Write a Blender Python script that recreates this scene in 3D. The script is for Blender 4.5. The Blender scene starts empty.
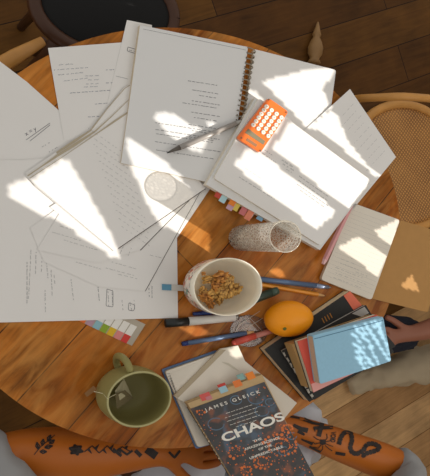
import bpy, bmesh, math, random
from mathutils import Vector, Matrix, noise
from mathutils.bvhtree import BVHTree
random.seed(7)
S = bpy.context.scene
COL = S.collection
W, H = 430, 476
F = 700.0
TZ = 0.75                      # table top height
NAD = (-111.0, 250.0)          # where plumb lines meet in the picture
D_AX = 1.32
# ---------------------------------------------------------------- camera
dn = Vector((NAD[0] - W / 2, -(NAD[1] - H / 2), -F)).normalized()   # world down, in camera axes
Zc = -dn
Xc = (Vector((1, 0, 0)) - Zc * Zc.x).normalized()
Yc = Zc.cross(Xc)
M = Matrix((Xc, Yc, Zc))       # camera vector -> world vector
CAMZ = TZ + D_AX * Zc.z
CP = Vector((0, 0, CAMZ))
cam = bpy.data.cameras.new('camera'); cam_o = bpy.data.objects.new('camera', cam); COL.objects.link(cam_o)
cam.sensor_fit = 'HORIZONTAL'; cam.sensor_width = 36; cam.lens = F / W * 36
cam.clip_start = 0.05; cam.clip_end = 50
cam_o.matrix_world = Matrix.Translation(CP) @ M.to_4x4()
S.camera = cam_o

def ray(px, py):
    return M @ Vector((px - W / 2, -(py - H / 2), -F))
def at(px, py, h=0.0):
    """point on the plane h above the table top seen at (px, py)"""
    r = ray(px, py)
    return CP + r * ((TZ + h - CAMZ) / r.z)
def proj(p):
    v = M.transposed() @ (Vector(p) - CP)
    return (W / 2 + v.x / -v.z * F, H / 2 - v.y / -v.z * F)
def sxy(px, py, h=0.0):
    return (at(px + 1, py, h) - at(px, py, h)).length, (at(px, py + 1, h) - at(px, py, h)).length

# ---------------------------------------------------------------- materials
def lin(c):
    return tuple(((v / 255) / 12.92 if v / 255 <= 0.04045 else ((v / 255 + 0.055) / 1.055) ** 2.4) for v in c) + (1.0,)
MATS = {}
def mat(name, rgb, rough=0.6, metal=0.0, var=0.08, scale=30, bump=0.0, emit=None, alpha=1.0, coat=0.0, spec=0.4):
    if name in MATS: return MATS[name]
    m = bpy.data.materials.new(name); m.use_nodes = True
    nt = m.node_tree; N = nt.nodes; L = nt.links
    b = N['Principled BSDF']
    b.inputs['Roughness'].default_value = rough; b.inputs['Metallic'].default_value = metal
    b.inputs['Alpha'].default_value = alpha; b.inputs['Coat Weight'].default_value = coat
    b.inputs['Specular IOR Level'].default_value = spec
    tc = N.new('ShaderNodeTexCoord'); nz = N.new('ShaderNodeTexNoise'); nz.inputs['Scale'].default_value = scale
    nz.inputs['Detail'].default_value = 4
    L.new(tc.outputs['Object'], nz.inputs['Vector'])
    mx = N.new('ShaderNodeMix'); mx.data_type = 'RGBA'
    c = lin(rgb)
    mx.inputs['A'].default_value = tuple(v * (1 - var) for v in c[:3]) + (1,)
    mx.inputs['B'].default_value = tuple(min(1, v * (1 + var)) for v in c[:3]) + (1,)
    L.new(nz.outputs['Fac'], mx.inputs['Factor']); L.new(mx.outputs['Result'], b.inputs['Base Color'])
    if bump:
        bp = N.new('ShaderNodeBump'); bp.inputs['Strength'].default_value = bump; bp.inputs['Distance'].default_value = 0.002
        L.new(nz.outputs['Fac'], bp.inputs['Height']); L.new(bp.outputs['Normal'], b.inputs['Normal'])
    MATS[name] = m
    return m

def wood(name, rot, c1, c2, cm, plank_w, plank_l, grain=1.0, rough=0.45, mort=0.012, gold=0.0, goldc=(190, 130, 56)):
    m = bpy.data.materials.new(name); m.use_nodes = True
    nt = m.node_tree; N = nt.nodes; L = nt.links; b = N['Principled BSDF']
    tc = N.new('ShaderNodeTexCoord'); mp = N.new('ShaderNodeMapping'); mp.inputs['Rotation'].default_value = (0, 0, -rot)
    L.new(tc.outputs['Object'], mp.inputs['Vector'])
    br = N.new('ShaderNodeTexBrick'); br.inputs['Scale'].default_value = 1.0
    br.inputs['Brick Width'].default_value = plank_l; br.inputs['Row Height'].default_value = plank_w
    br.inputs['Mortar Size'].default_value = mort * plank_w; br.inputs['Mortar Smooth'].default_value = 0.3
    br.inputs['Color1'].default_value = lin(c1); br.inputs['Color2'].default_value = lin(c2); br.inputs['Mortar'].default_value = lin(cm)
    L.new(mp.outputs['Vector'], br.inputs['Vector'])
    m2 = N.new('ShaderNodeMapping'); m2.inputs['Scale'].default_value = (5.0, 52.0, 10.0)
    L.new(mp.outputs['Vector'], m2.inputs['Vector'])
    nz = N.new('ShaderNodeTexNoise'); nz.inputs['Scale'].default_value = 1.0; nz.inputs['Detail'].default_value = 6; nz.inputs['Roughness'].default_value = 0.65
    nz.inputs['Distortion'].default_value = 1.2
    L.new(m2.outputs['Vector'], nz.inputs['Vector'])
    n3 = N.new('ShaderNodeTexNoise'); n3.inputs['Scale'].default_value = 9; n3.inputs['Detail'].default_value = 5
    L.new(mp.outputs['Vector'], n3.inputs['Vector'])
    ad = N.new('ShaderNodeMath'); ad.operation = 'ADD'; L.new(nz.outputs['Fac'], ad.inputs[0]); L.new(n3.outputs['Fac'], ad.inputs[1])
    mr = N.new('ShaderNodeMapRange'); mr.inputs['From Min'].default_value = 0.7; mr.inputs['From Max'].default_value = 1.3
    mr.inputs['To Min'].default_value = 1 - 0.42 * grain; mr.inputs['To Max'].default_value = 1 + 0.35 * grain
    L.new(ad.outputs[0], mr.inputs['Value'])
    vm = N.new('ShaderNodeVectorMath'); vm.operation = 'SCALE'
    L.new(br.outputs['Color'], vm.inputs[0]); L.new(mr.outputs['Result'], vm.inputs['Scale'])
    n4 = N.new('ShaderNodeTexNoise'); n4.inputs['Scale'].default_value = 14; n4.inputs['Detail'].default_value = 6; n4.inputs['Distortion'].default_value = 1.5
    m4 = N.new('ShaderNodeMapping'); m4.inputs['Scale'].default_value = (0.6, 1.8, 1); m4.inputs['Location'].default_value = (3, 5, 0); L.new(mp.outputs['Vector'], m4.inputs['Vector']); L.new(m4.outputs['Vector'], n4.inputs['Vector'])
    r4 = N.new('ShaderNodeMapRange'); r4.inputs['From Min'].default_value = 0.42; r4.inputs['From Max'].default_value = 0.72; r4.inputs['To Max'].default_value = gold; L.new(n4.outputs['Fac'], r4.inputs['Value'])
    mg = N.new('ShaderNodeMix'); mg.data_type = 'RGBA'; mg.inputs['B'].default_value = lin(goldc); L.new(r4.outputs['Result'], mg.inputs['Factor']); L.new(vm.outputs['Vector'], mg.inputs['A'])
    L.new(mg.outputs['Result'], b.inputs['Base Color'])
    b.inputs['Roughness'].default_value = rough
    b.inputs['Specular IOR Level'].default_value = 0.15
    bp = N.new('ShaderNodeBump'); bp.inputs['Strength'].default_value = 0.15; bp.inputs['Distance'].default_value = 0.002
    L.new(nz.outputs['Fac'], bp.inputs['Height']); L.new(bp.outputs['Normal'], b.inputs['Normal'])
    return m

def clear(name, tint, gloss_rough=0.08, density=0.25, pattern=None, base=0.08):
    """see-through plastic or glass: clear body, fresnel sheen, faint milky ridges"""
    m = bpy.data.materials.new(name); m.use_nodes = True
    nt = m.node_tree; N = nt.nodes; L = nt.links; N.clear()
    out = N.new('ShaderNodeOutputMaterial'); tr = N.new('ShaderNodeBsdfTransparent'); tr.inputs['Color'].default_value = lin(tint)
    gl = N.new('ShaderNodeBsdfGlossy'); gl.inputs['Roughness'].default_value = gloss_rough
    df = N.new('ShaderNodeBsdfDiffuse'); df.inputs['Color'].default_value = lin((250, 246, 238))
    tl = N.new('ShaderNodeBsdfTranslucent'); tl.inputs['Color'].default_value = lin((250, 246, 238))
    ad = N.new('ShaderNodeMixShader'); ad.inputs[0].default_value = 0.5
    L.new(df.outputs[0], ad.inputs[1]); L.new(tl.outputs[0], ad.inputs[2])
    m1 = N.new('ShaderNodeMixShader'); L.new(tr.outputs[0], m1.inputs[1]); L.new(ad.outputs[0], m1.inputs[2])
    if pattern:
        tc = N.new('ShaderNodeTexCoord'); mp = N.new('ShaderNodeMapping')
        mp.inputs['Scale'].default_value = (pattern, pattern, pattern * 0.7)
        L.new(tc.outputs['Object'], mp.inputs['Vector'])
        vo = N.new('ShaderNodeTexVoronoi'); vo.feature = 'DISTANCE_TO_EDGE'; vo.inputs['Scale'].default_value = 1
        L.new(mp.outputs['Vector'], vo.inputs['Vector'])
        mr = N.new('ShaderNodeMapRange'); mr.inputs['From Min'].default_value = 0.02; mr.inputs['From Max'].default_value = 0.22
        mr.inputs['To Min'].default_value = density; mr.inputs['To Max'].default_value = base
        L.new(vo.outputs['Distance'], mr.inputs['Value']); L.new(mr.outputs['Result'], m1.inputs[0])
        bp = N.new('ShaderNodeBump'); bp.inputs['Strength'].default_value = 0.6; bp.inputs['Distance'].default_value = 0.002
        L.new(vo.outputs['Distance'], bp.inputs['Height']); L.new(bp.outputs['Normal'], gl.inputs['Normal'])
    else:
        m1.inputs[0].default_value = base
    fr = N.new('ShaderNodeValue'); fr.outputs[0].default_value = 0.06
    m2 = N.new('ShaderNodeMixShader'); L.new(fr.outputs[0], m2.inputs[0]); L.new(m1.outputs[0], m2.inputs[1]); L.new(gl.outputs[0], m2.inputs[2])
    L.new(m2.outputs[0], out.inputs['Surface'])
    return m

# ---------------------------------------------------------------- object helpers
def tag(o, label=None, cat=None, group=None, kind=None):
    if label: o['label'] = label
    if cat: o['category'] = cat
    if group: o['group'] = group
    if kind: o['kind'] = kind
    return o
def empty(name, loc, label, cat, group=None):
    o = bpy.data.objects.new(name, None); COL.objects.link(o); o.location = loc
    o.empty_display_size = 0.02
    return tag(o, label, cat, group)
def obj(name, bm, m, parent=None, smooth=False, label=None):
    me = bpy.data.meshes.new(name)
    bmesh.ops.recalc_face_normals(bm, faces=bm.faces[:])
    bm.to_mesh(me); bm.free()
    for x in (m if isinstance(m, (list, tuple)) else [m]): me.materials.append(x)
    if smooth:
        for p in me.polygons: p.use_smooth = True
    o = bpy.data.objects.new(name, me); COL.objects.link(o)
    if parent is not None:
        o.parent = parent
        base = Vector(parent.location); q = parent.parent
        while q is not None: base += q.location; q = q.parent
        me.transform(Matrix.Translation(-base))
    else:
        # origin at the thing's base
        c = sum((v.co for v in me.vertices), Vector()) / max(1, len(me.vertices))
        c.z = min(v.co.z for v in me.vertices)
        me.transform(Matrix.Translation(-c)); o.location = c
    if label: o['label'] = label
    return o
def prism(bm, pts, h0, h1, mside=0):
    """pts: picture points on the plane h1; straight sides down to h0"""
    top = [at(x, y, h1) for x, y in pts]
    return prism_w(bm, top, TZ + h0, mside)
def prism_w(bm, top, zb, mside=0):
    t = [bm.verts.new(p) for p in top]; b = [bm.verts.new((p.x, p.y, zb)) for p in top]
    bm.faces.new(t); bm.faces.new(b[::-1])
    n = len(t)
    for i in range(n):
        f = bm.faces.new((t[i], b[i], b[(i + 1) % n], t[(i + 1) % n])); f.material_index = mside
    return bm
def sheaf(pts, h0, h1, nb):
    bm = slab(pts, h0, h1, 0); bm.faces.ensure_lookup_table()
    for i in range(nb): bm.faces[2 + i].material_index = 1  # light put into the colour: shaded sides beige, sunlit sides stay white
    return bm
def slab(pts, h0, h1, mside=0):
    return prism(bmesh.new(), pts, h0, h1, mside)
def bevel(bm, w, seg=2):
    bmesh.ops.recalc_face_normals(bm, faces=bm.faces[:])
    bmesh.ops.bevel(bm, geom=bm.edges[:], offset=w, segments=seg, affect='EDGES', profile=0.6)
    return bm
def rounded(pts, r, n=4):
    """round the corners of a picture polygon"""
    out = []
    k = len(pts)
    for i in range(k):
        p = Vector(pts[i]); a = Vector(pts[i - 1]); c = Vector(pts[(i + 1) % k])
        d1 = (a - p); d2 = (c - p)
        q1 = p + d1.normalized() * min(r, d1.length / 2); q2 = p + d2.normalized() * min(r, d2.length / 2)
        for j in range(n + 1):
            t = j / n
            out.append(tuple(q1 * (1 - t) ** 2 + p * 2 * t * (1 - t) + q2 * t ** 2))
    return out
def bil(q, u, v):
    tl, tr, br, bl = [Vector(p) for p in q]
    return (tl * (1 - u) + tr * u) * (1 - v) + (bl * (1 - u) + br * u) * v
def ribbon(bm, pts, w, h=None, fn=None):
    """flat stroke through picture points; width in pixels"""
    f = fn or (lambda x, y: at(x, y, h))
    P = [Vector(p) for p in pts]; vs = []
    for i, p in enumerate(P):
        t = (P[min(i + 1, len(P) - 1)] - P[max(i - 1, 0)])
        if t.length < 1e-6: t = Vector((1, 0))
        t.normalize(); n = Vector((-t.y, t.x))
        ww = w[i] if isinstance(w, (list, tuple)) else w
        a = f(*(p + n * ww / 2)); b = f(*(p - n * ww / 2))
        if a is None or b is None: vs.append(None); continue
        vs.append((bm.verts.new(a), bm.verts.new(b)))
    for a, b in zip(vs, vs[1:]):
        if a and b: bm.faces.new((a[0], a[1], b[1], b[0]))
def tube(bm, pts, r, n=10, cap=True, sq=1.0):
    P = [Vector(p) for p in pts]; R = r if isinstance(r, (list, tuple)) else [r] * len(P)
    rings = []; prev = None
    for i, p in enumerate(P):
        t = (P[min(i + 1, len(P) - 1)] - P[max(i - 1, 0)]).normalized()
        if prev is None:
            up = Vector((0, 0, 1)) if abs(t.z) < 0.9 else Vector((1, 0, 0))
            a = t.cross(up).normalized()
        else:
            a = (prev - t * prev.dot(t)).normalized()
        prev = a; b = t.cross(a)
        rings.append([bm.verts.new(p + (a * math.cos(2 * math.pi * k / n) + b * sq * math.sin(2 * math.pi * k / n)) * R[i]) for k in range(n)])
    for A, B in zip(rings, rings[1:]):
        for k in range(n): bm.faces.new((A[k], A[(k + 1) % n], B[(k + 1) % n], B[k]))
    if cap: bm.faces.new(rings[0][::-1]); bm.faces.new(rings[-1])
    return bm
def oval(bm, base, prof, A, B, n=40, close_top=False, close_bot=False, rot=0):
    """rings (radius factor, z) around a plumb axis; A, B half axes"""
    rings = []
    c, s = math.cos(rot), math.sin(rot)
    for r, z in prof:
        ring = []
        for k in range(n):
            t = 2 * math.pi * k / n; x = A * r * math.cos(t); y = B * r * math.sin(t)
            ring.append(bm.verts.new(Vector(base) + Vector((x * c - y * s, x * s + y * c, z))))
        rings.append(ring)
    for P, Q in zip(rings, rings[1:]):
        for k in range(n): bm.faces.new((P[k], P[(k + 1) % n], Q[(k + 1) % n], Q[k]))
    if close_bot: bm.faces.new(rings[0][::-1])
    if close_top: bm.faces.new(rings[-1])
    return bm
def text_px(bm, s, org, d, size, h, fn=None, up=None, bold=0.0, sx=1.0):
    cu = bpy.data.curves.new('letters', 'FONT'); cu.body = s; cu.size = 1.0; cu.offset = bold
    to = bpy.data.objects.new('letters', cu); COL.objects.link(to)
    dg = bpy.context.evaluated_depsgraph_get(); me = to.evaluated_get(dg).to_mesh()
    d = Vector(d).normalized(); u = Vector(up).normalized() if up else Vector((d.y, -d.x))
    f = fn or (lambda x, y: at(x, y, h))
    vs = []
    for v in me.vertices:
        p = Vector(org) + d * v.co.x * size * sx + u * v.co.y * size
        vs.append(bm.verts.new(f(p.x, p.y)))
    for p in me.polygons:
        try: bm.faces.new([vs[i] for i in p.vertices])
        except ValueError: pass
    to.to_mesh_clear() if False else None
    bpy.data.objects.remove(to); bpy.data.curves.remove(cu)
def text_w(s, size=1.0):
    cu = bpy.data.curves.new('letters', 'FONT'); cu.body = s; cu.size = size
    to = bpy.data.objects.new('letters', cu); COL.objects.link(to)
    bpy.context.view_layer.update(); w = to.dimensions.x
    bpy.data.objects.remove(to); bpy.data.curves.remove(cu); return w

# ---------------------------------------------------------------- the light
GH = 0.166                                                  # height of the tumbler
g_base = at(241, 238, 0)
SUN = (g_base + Vector((0, 0, GH)) - at(155, 184, 0)).normalized()
sun = bpy.data.lights.new('sun', 'SUN'); sun_o = bpy.data.objects.new('sun', sun); COL.objects.link(sun_o)
sun.energy = 5.0; sun.angle = math.radians(0.2); sun.color = (1.0, 0.96, 0.90)
sun_o.rotation_euler = SUN.to_track_quat('Z', 'Y').to_euler(); sun_o.location = (2, -2, 4)
wd = bpy.data.worlds.new('world'); S.world = wd; wd.use_nodes = True
bg = wd.node_tree.nodes['Background']; bg.inputs[0].default_value = (0.99, 0.985, 0.96, 1); bg.inputs[1].default_value = 0.60
S.view_settings.view_transform = 'Standard'
S.view_settings.look = 'None'

LIT = [
 (0.004, [(10,186),(27,180),(42,169),(58,159),(66,159),(76,177),(87,195),(98,215),(112,240),(120,260),(112,257),(90,243),(73,231),(56,221),(28,207),(10,198)]),
 (0.006, [(122,134),(137,143),(151,152),(163,162),(175,173),(186,186),(196,200),(206,214),(214,234),(214,258),(207,254),(177,232),(163,226),(153,216),(141,194),(131,168),(122,148)]),
 (0.012, [(152,115),(168,112),(186,121),(203,131),(209,138),(202,152),(191,151),(172,139)]),
 (0.012, [(207,121),(215,122),(214,134),(209,135)]),
 (0.008, [(249,88),(255,91),(263,101),(258,108),(246,100)]),
 (0.008, [(262,82),(276,77),(304,70),(330,67),(335,70),(326,82),(322,90),(328,106),(306,127),(284,104)]),
 (0.008, [(305,127),(328,109),(333,113),(345,140),(362,162),(379,177),(372,175),(340,148),(318,130)]),
 (0.024, [(266,146),(288,114),(303,128),(363,174),(361,178),(366,185),(342,206),(320,191),(298,171)]),
 (0.036, [(236,140),(266,96),(291,114),(264,154)]),
 (0.024, [(228,163),(239,146),(257,152),(292,181),(318,198),(329,209),(323,216),(310,226),(264,193)]),
 (0.010, [(338,247),(357,236),(387,255),(378,277)]),
 (0.010, [(373,231),(400,218),(391,247)]),
 (0.004, [(400,287),(412,274),(420,292)]),
 (0.000, [(177,328),(200,326),(209,334),(196,338)]),
 (0.000, [(268,270),(278,268),(287,276),(276,277)]),
 (0.004, [(312,283),(322,286),(318,292)]),
 (0.005, [(205,341),(216,336),(222,340),(208,345)]),
 (0.014, [(226,349),(239,345),(244,356),(234,358)]),
 *[(0.097, [(x, y), (x + w, y - w * .3), (x + w + dx, y + dy), (x + dx + w * .4, y + dy + 1)]) for x, y, w, dx, dy in
   ((352, 327, 4, 18, 19), (358, 325, 2, 10, 12), (363, 323, 3, 24, 37), (369, 321.5, 2, 12, 15), (373, 320, 3.2, 13, 27), (378, 319.5, 1.6, 11, 40), (352, 334, 2.2, 12, 14), (352.5, 343, 3.2, 20, 24), (355, 357, 4, 8, 13), (368, 345, 2, 10, 20), (354, 350, 1.8, 16, 20))],
 (-0.28, [(383,180),(394,172),(413,188),(413,212),(396,208)]),
 (-0.30, [(392,118),(404,118),(413,150),(408,170),(400,150)]),
 (-0.30, [(386,150),(392,148),(404,190),(400,200)]),
]
def inpoly(x, y, p):
    c = False; j = len(p) - 1
    for i in range(len(p)):
        if (p[i][1] > y) != (p[j][1] > y) and x < (p[j][0] - p[i][0]) * (y - p[i][1]) / (p[j][1] - p[i][1]) + p[i][0]: c = not c
        j = i
    return c
hz = Vector((SUN.x, SUN.y, 0)).normalized(); side = Vector((-hz.y, hz.x, 0))
tc0 = at(215, 238, 0); WD = 1.45
wall_o = Vector((tc0.x, tc0.y, 0)) + hz * WD
polys = [(h, p, min(a[0] for a in p), max(a[0] for a in p), min(a[1] for a in p), max(a[1] for a in p)) for h, p in LIT]
def wall_lit(s, z):
    q = wall_o + side * s + Vector((0, 0, z))
    last = None
    for h, p, x0, x1, y0, y1 in polys:
        if h != last:
            r = proj(q - SUN * ((z - TZ - h) / SUN.z)); last = h
        if x0 <= r[0] <= x1 and y0 <= r[1] <= y1 and inpoly(r[0], r[1], p): return True
    return False
zmid = TZ + WD * SUN.z / math.hypot(SUN.x, SUN.y)
CS = 0.005
z0, z1, s0, s1 = zmid - 0.62, zmid + 0.62, -0.75, 0.75
wb = bmesh.new()
def wq(sa, sb, za, zb):
    vs = [wb.verts.new(wall_o + side * s + Vector((0, 0, z))) for s, z in ((sa, za), (sb, za), (sb, zb), (sa, zb))]
    wb.faces.new(vs)
wq(-2.2, 2.2, 0, z0); wq(-2.2, 2.2, z1, 3.0); wq(-2.2, s0, z0, z1); wq(s1, 2.2, z0, z1)
nz_, ns_ = int(round((z1 - z0) / CS)), int(round((s1 - s0) / CS))
for i in range(nz_):
    za = z0 + i * CS; run = None
    for j in range(ns_ + 1):
        lit = True if j == ns_ else wall_lit(s0 + (j + 0.5) * CS, za + CS / 2)
        if not lit and run is None: run = j
        if lit and run is not None:
            wq(s0 + run * CS, s0 + j * CS, za, za + CS); run = None
M_mask_wall = mat('mask_plaster', (205, 198, 188), 0.9, var=0.04, scale=6)
tag(obj('sun_mask_wall', wb, M_mask_wall), kind='structure')  # unseen wall added to mask the sun, holes shaped by the LIT patches

# ---------------------------------------------------------------- floor
fd = at(411, 385, -TZ) - at(345, 425, -TZ)
frot = math.atan2(fd.y, fd.x)
M_floor = wood('floor_boards', frot, (82, 50, 18), (102, 66, 24), (26, 16, 8), 0.13, 1.3, 0.9, 0.55)
fb = bmesh.new()
prism_w(fb, [Vector((x, y, 0)) for x, y in ((-2.2, -2.6), (3.2, -2.6), (3.2, 2.6), (-2.2, 2.6))], -0.05)
tag(obj('floor', fb, M_floor), kind='structure')
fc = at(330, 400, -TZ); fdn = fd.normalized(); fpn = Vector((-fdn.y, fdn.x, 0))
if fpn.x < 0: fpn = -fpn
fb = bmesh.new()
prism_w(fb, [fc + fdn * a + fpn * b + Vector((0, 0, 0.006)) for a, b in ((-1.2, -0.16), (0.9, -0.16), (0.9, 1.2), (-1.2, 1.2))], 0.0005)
tag(obj('floor', fb, wood('lit_floor_boards', frot, (166, 124, 80), (200, 160, 112), (110, 72, 36), 0.12, 1.6, 0.8, 0.55)), kind='structure')  # brighter light near the window painted as paler boards

# ---------------------------------------------------------------- table
td = at(105, 405, 0) - at(70, 446, 0)
M_table = wood('table_wood', math.atan2(td.y, td.x), (178, 108, 38), (146, 76, 14), (56, 27, 8), 0.10, 3.0, 1.45, 0.34, 0.012, 0.5, (214, 150, 76))
M_dwood = mat('dark_wood', (92, 52, 24), 0.5, var=0.3, scale=20)
tcw = at(165, 238, 0)
table = empty('round_table', (tcw.x, tcw.y, 0), 'round brown wooden plank table covered with papers, books and a mug', 'table')
ell = [at(165 + 236 * math.cos(t), 238 + 210.5 * math.sin(t), 0) for t in [2 * math.pi * k / 120 for k in range(120)]]
bm = bmesh.new(); prism_w(bm, ell, TZ - 0.024)
bmesh.ops.bevel(bm, geom=[e for e in bm.edges if len(e.link_faces) == 2 and any(len(f.verts) > 10 for f in e.link_faces)], offset=0.004, segments=3, affect='EDGES')
obj('tabletop', bm, M_table, table)
bm = bmesh.new(); oval(bm, (tcw.x, tcw.y, 0), [(1.0, 0.07), (1.1, 0.10), (0.7, 0.16), (0.8, 0.3), (1.0, 0.45), (0.7, 0.6), (1.5, 0.70), (2.6, TZ - 0.024)], 0.05, 0.05, 20, True, True)
obj('pedestal', bm, M_dwood, table, True)
for k in range(4):
    a = k * math.pi / 2 + 0.6
    d = Vector((math.cos(a), math.sin(a), 0))
    bm = tube(bmesh.new(), [Vector((tcw.x, tcw.y, 0.10)) + d * 0.03, Vector((tcw.x, tcw.y, 0.085)) + d * 0.15, Vector((tcw.x, tcw.y, 0.03)) + d * 0.30], [0.03, 0.028, 0.03], 10)
    obj('foot', bm, M_dwood, table, True)

# ---------------------------------------------------------------- sheets of paper
M_paper = mat('white_paper', (226, 221, 215), 0.75, var=0.02, scale=14)
M_paper2 = mat('cool_white_paper', (220, 217, 213), 0.75, var=0.02, scale=10)
M_edge = mat('page_edges', (205, 188, 160), 0.85, var=0.15, scale=300)
M_ink = mat('grey_ink', (92, 90, 96), 0.8)
M_pencil_ink = mat('soft_pencil_ink', (150, 147, 146), 0.8)
M_blueink = mat('blue_black_ink', (84, 88, 112), 0.8)
M_edgeshade = mat('edge_shade_dark', (70, 62, 54), 0.9)

def scribble(bm, org, d, length, h, amp=0.8, w=0.32, gap=1.7, word=(1.0, 4.2), seed=0, fn=None, step=0.55):
    rnd = random.Random(seed); d = Vector(d).normalized(); n = Vector((-d.y, d.x)); o = Vector(org); x = 0
    while x < length:
        L = min(rnd.uniform(*word), length - x)
        if L < 0.8: break
        k = max(3, int(L / step)); pts = []
        for i in range(k + 1):
            pts.append(o + d * (x + L * i / k) + n * ((-1) ** i * amp * rnd.uniform(0.25, 1.0) * 0.6))
        ribbon(bm, pts, w, h, fn)
        x += L + gap * rnd.uniform(0.5, 1.6)
def sheet(name, label, poly, h, lines=(), ink=None, t=0.0004, group=None, cat='sheet of paper', shade_line=None, m=None, dy=0, raw=None):
    o = obj(name, sheaf(poly, h - t, h, 3 if t > 0.001 else 0), [m or M_paper, M_edge])
    tag(o, label, cat, group)
    if shade_line:
        bb = bmesh.new(); ribbon(bb, shade_line, 0.75, h - t * 0.5)  # dark ribbon paints the shade line along the sheet edge
        obj('edge_shade_line', bb, M_edgeshade, o, label='painted shade line along the sheet edge')
    if lines or raw:
        bm = bmesh.new()
        for k, ln in enumerate(lines):
            org, d, L = ln[:3]; kw = ln[3] if len(ln) > 3 else {}
            scribble(bm, org, d, L, h + 0.00025, seed=hash((org[0], org[1])) % 9999 if False else int(org[0] * 37 + org[1] * 101), **kw)
        if raw: raw(bm, h + 0.00025)
        obj('handwriting', bm, ink or M_ink, o)
    return o
PR = dict(amp=0.6, w=0.44, gap=1.3, word=(1.2, 4.2), step=0.4)     # printed lines
G = 'loose sheets of white paper on the table'

# left-most sheet
def raw_left(bm, h):
    text_px(bm, 'x = y', (26, 136), (16, -9), 6, h)
    ribbon(bm, [(26, 140), (50, 123)], 0.5, h); ribbon(bm, [(30, 141), (50, 125)], 0.5, h)
sheet('paper_sheet', 'white sheet at the left edge, its corner cut off by the sheet of formulas', [(-36, 34), (27, 82), (92, 140), (40, 178), (-45, 170)], 0.0008,
      [((42, 147), (14, -8), 9), ((49, 152), (14, -8), 10)], M_ink, group=G, raw=raw_left)
# sheet with formulas
ls = [((59, 65), (40, -3), 14, dict(amp=1.1)), ((54, 70), (40, -3), 34, dict(amp=0.8)), ((58, 75), (40, -4), 28, dict(amp=1.1)), ((64, 81), (40, -5), 26),
      ((85, 76), (30, -1), 14), ((88, 80), (30, -1), 11), ((86, 84), (30, -1), 13), ((84, 87), (30, -1), 15),
      ((70, 93), (45, -3), 42, PR), ((106, 70), (20, -1), 8, PR), ((106, 83), (20, -1), 7, PR), ((95, 104), (30, -2), 13, PR), ((88, 117), (30, -2), 14, PR)]
sheet('paper_sheet', 'flat white sheet with blue handwritten formulas at the top left of the table', [(48, 48), (140, 41), (152, 150), (64, 140)], 0.0016, ls, M_blueink, group=G)
# sheet under the spiral pad with the boxed line
def raw_box(bm, h):
    ribbon(bm, rounded([(128, 47), (138, 50), (137, 54), (127, 51), (128, 47)], 1.5), 0.5, h)
    ribbon(bm, [(116, 76), (128, 79)], 0.3, h)
sheet('paper_sheet', 'narrow white sheet peeking out along the left edge of the spiral notebook', [(127, 20), (152, 25), (150, 132), (88, 133), (106, 109)], 0.0024,
      [((129, 50), (10, 2.4), 7)], M_ink, group=G, raw=raw_box)
# lower sheets
vl = dict(amp=0.9)
raw7 = None
ls7 = [((31, 250), (-0.05, 1), 50), ((36, 252), (-0.02, 1), 22), ((43, 243), (-0.06, 1), 30), ((46, 258), (0.1, 1), 20, vl), ((51, 270), (0.05, 1), 26, vl), ((54, 275), (0.1, 1), 10),
       ((45, 290), (0.02, 1), 24), ((71, 279), (0.12, 1), 24), ((98, 287), (0.1, 1), 14, PR), ((108, 291), (0.05, 1), 15), ((112, 290), (0.05, 1), 15), ((122, 300), (0.1, 1), 12),
       ((130, 302), (0.2, 1), 10), ((134, 300), (0.1, 1), 9), ((152, 286), (0.0, 1), 12, PR), ((149, 288), (0.02, 1), 10, PR), ((27, 262), (0, 1), 42, PR)]
def raw_bot(bm, h):
    ribbon(bm, rounded([(107, 289), (113, 291), (113, 307), (106, 306), (107, 289)], 1.5), 0.45, h)
    ribbon(bm, rounded([(129, 303), (135, 305), (134, 311), (128, 310), (129, 303)], 2), 0.45, h)
sheet('paper_sheet', 'white sheet with sideways notes whose straight lower edge lies above the page flags', [(-60, 324), (178, 318), (177, 238), (212, 186), (150, 150), (20, 160), (-60, 160)], 0.0024, ls7, M_ink, group=G, raw=raw_bot)
# fan of sheets
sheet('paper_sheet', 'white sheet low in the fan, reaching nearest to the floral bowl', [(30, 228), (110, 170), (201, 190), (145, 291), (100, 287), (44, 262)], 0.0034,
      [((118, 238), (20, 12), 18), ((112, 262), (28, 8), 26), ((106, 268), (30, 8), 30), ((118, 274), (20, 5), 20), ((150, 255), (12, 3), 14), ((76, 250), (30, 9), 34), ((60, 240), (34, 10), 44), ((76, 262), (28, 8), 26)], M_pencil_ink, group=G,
      shade_line=[(200.5, 191), (145.2, 291.2)])
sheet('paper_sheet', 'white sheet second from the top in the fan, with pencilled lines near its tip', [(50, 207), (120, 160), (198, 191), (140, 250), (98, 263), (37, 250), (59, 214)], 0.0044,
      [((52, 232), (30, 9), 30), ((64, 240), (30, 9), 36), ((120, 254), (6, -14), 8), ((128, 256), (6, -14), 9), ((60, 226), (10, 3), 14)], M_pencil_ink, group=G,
      shade_line=[(197.8, 191.4), (140.3, 250.3)])
blk = [(131, 84), (124, 88), (90, 130), (58, 152), (27, 175), (37, 184), (114, 251), (206, 188), (200, 150)]
L4 = []
for k in range(13):
    sx_, sy_ = 88 - k * 3.6 + 0.6 * (k % 3), 136 + k * 7.0
    if k < 4: sx_ += 4
    L4.append(((70 + k * 3.6, 146 + k * 7.2) if False else (66 + k * 2.8 + 22, 128 + k * 8.2), (30, 21), 46 - abs(k - 5) * 1.2, dict(amp=1.0, w=0.26, gap=2.6)))
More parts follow.
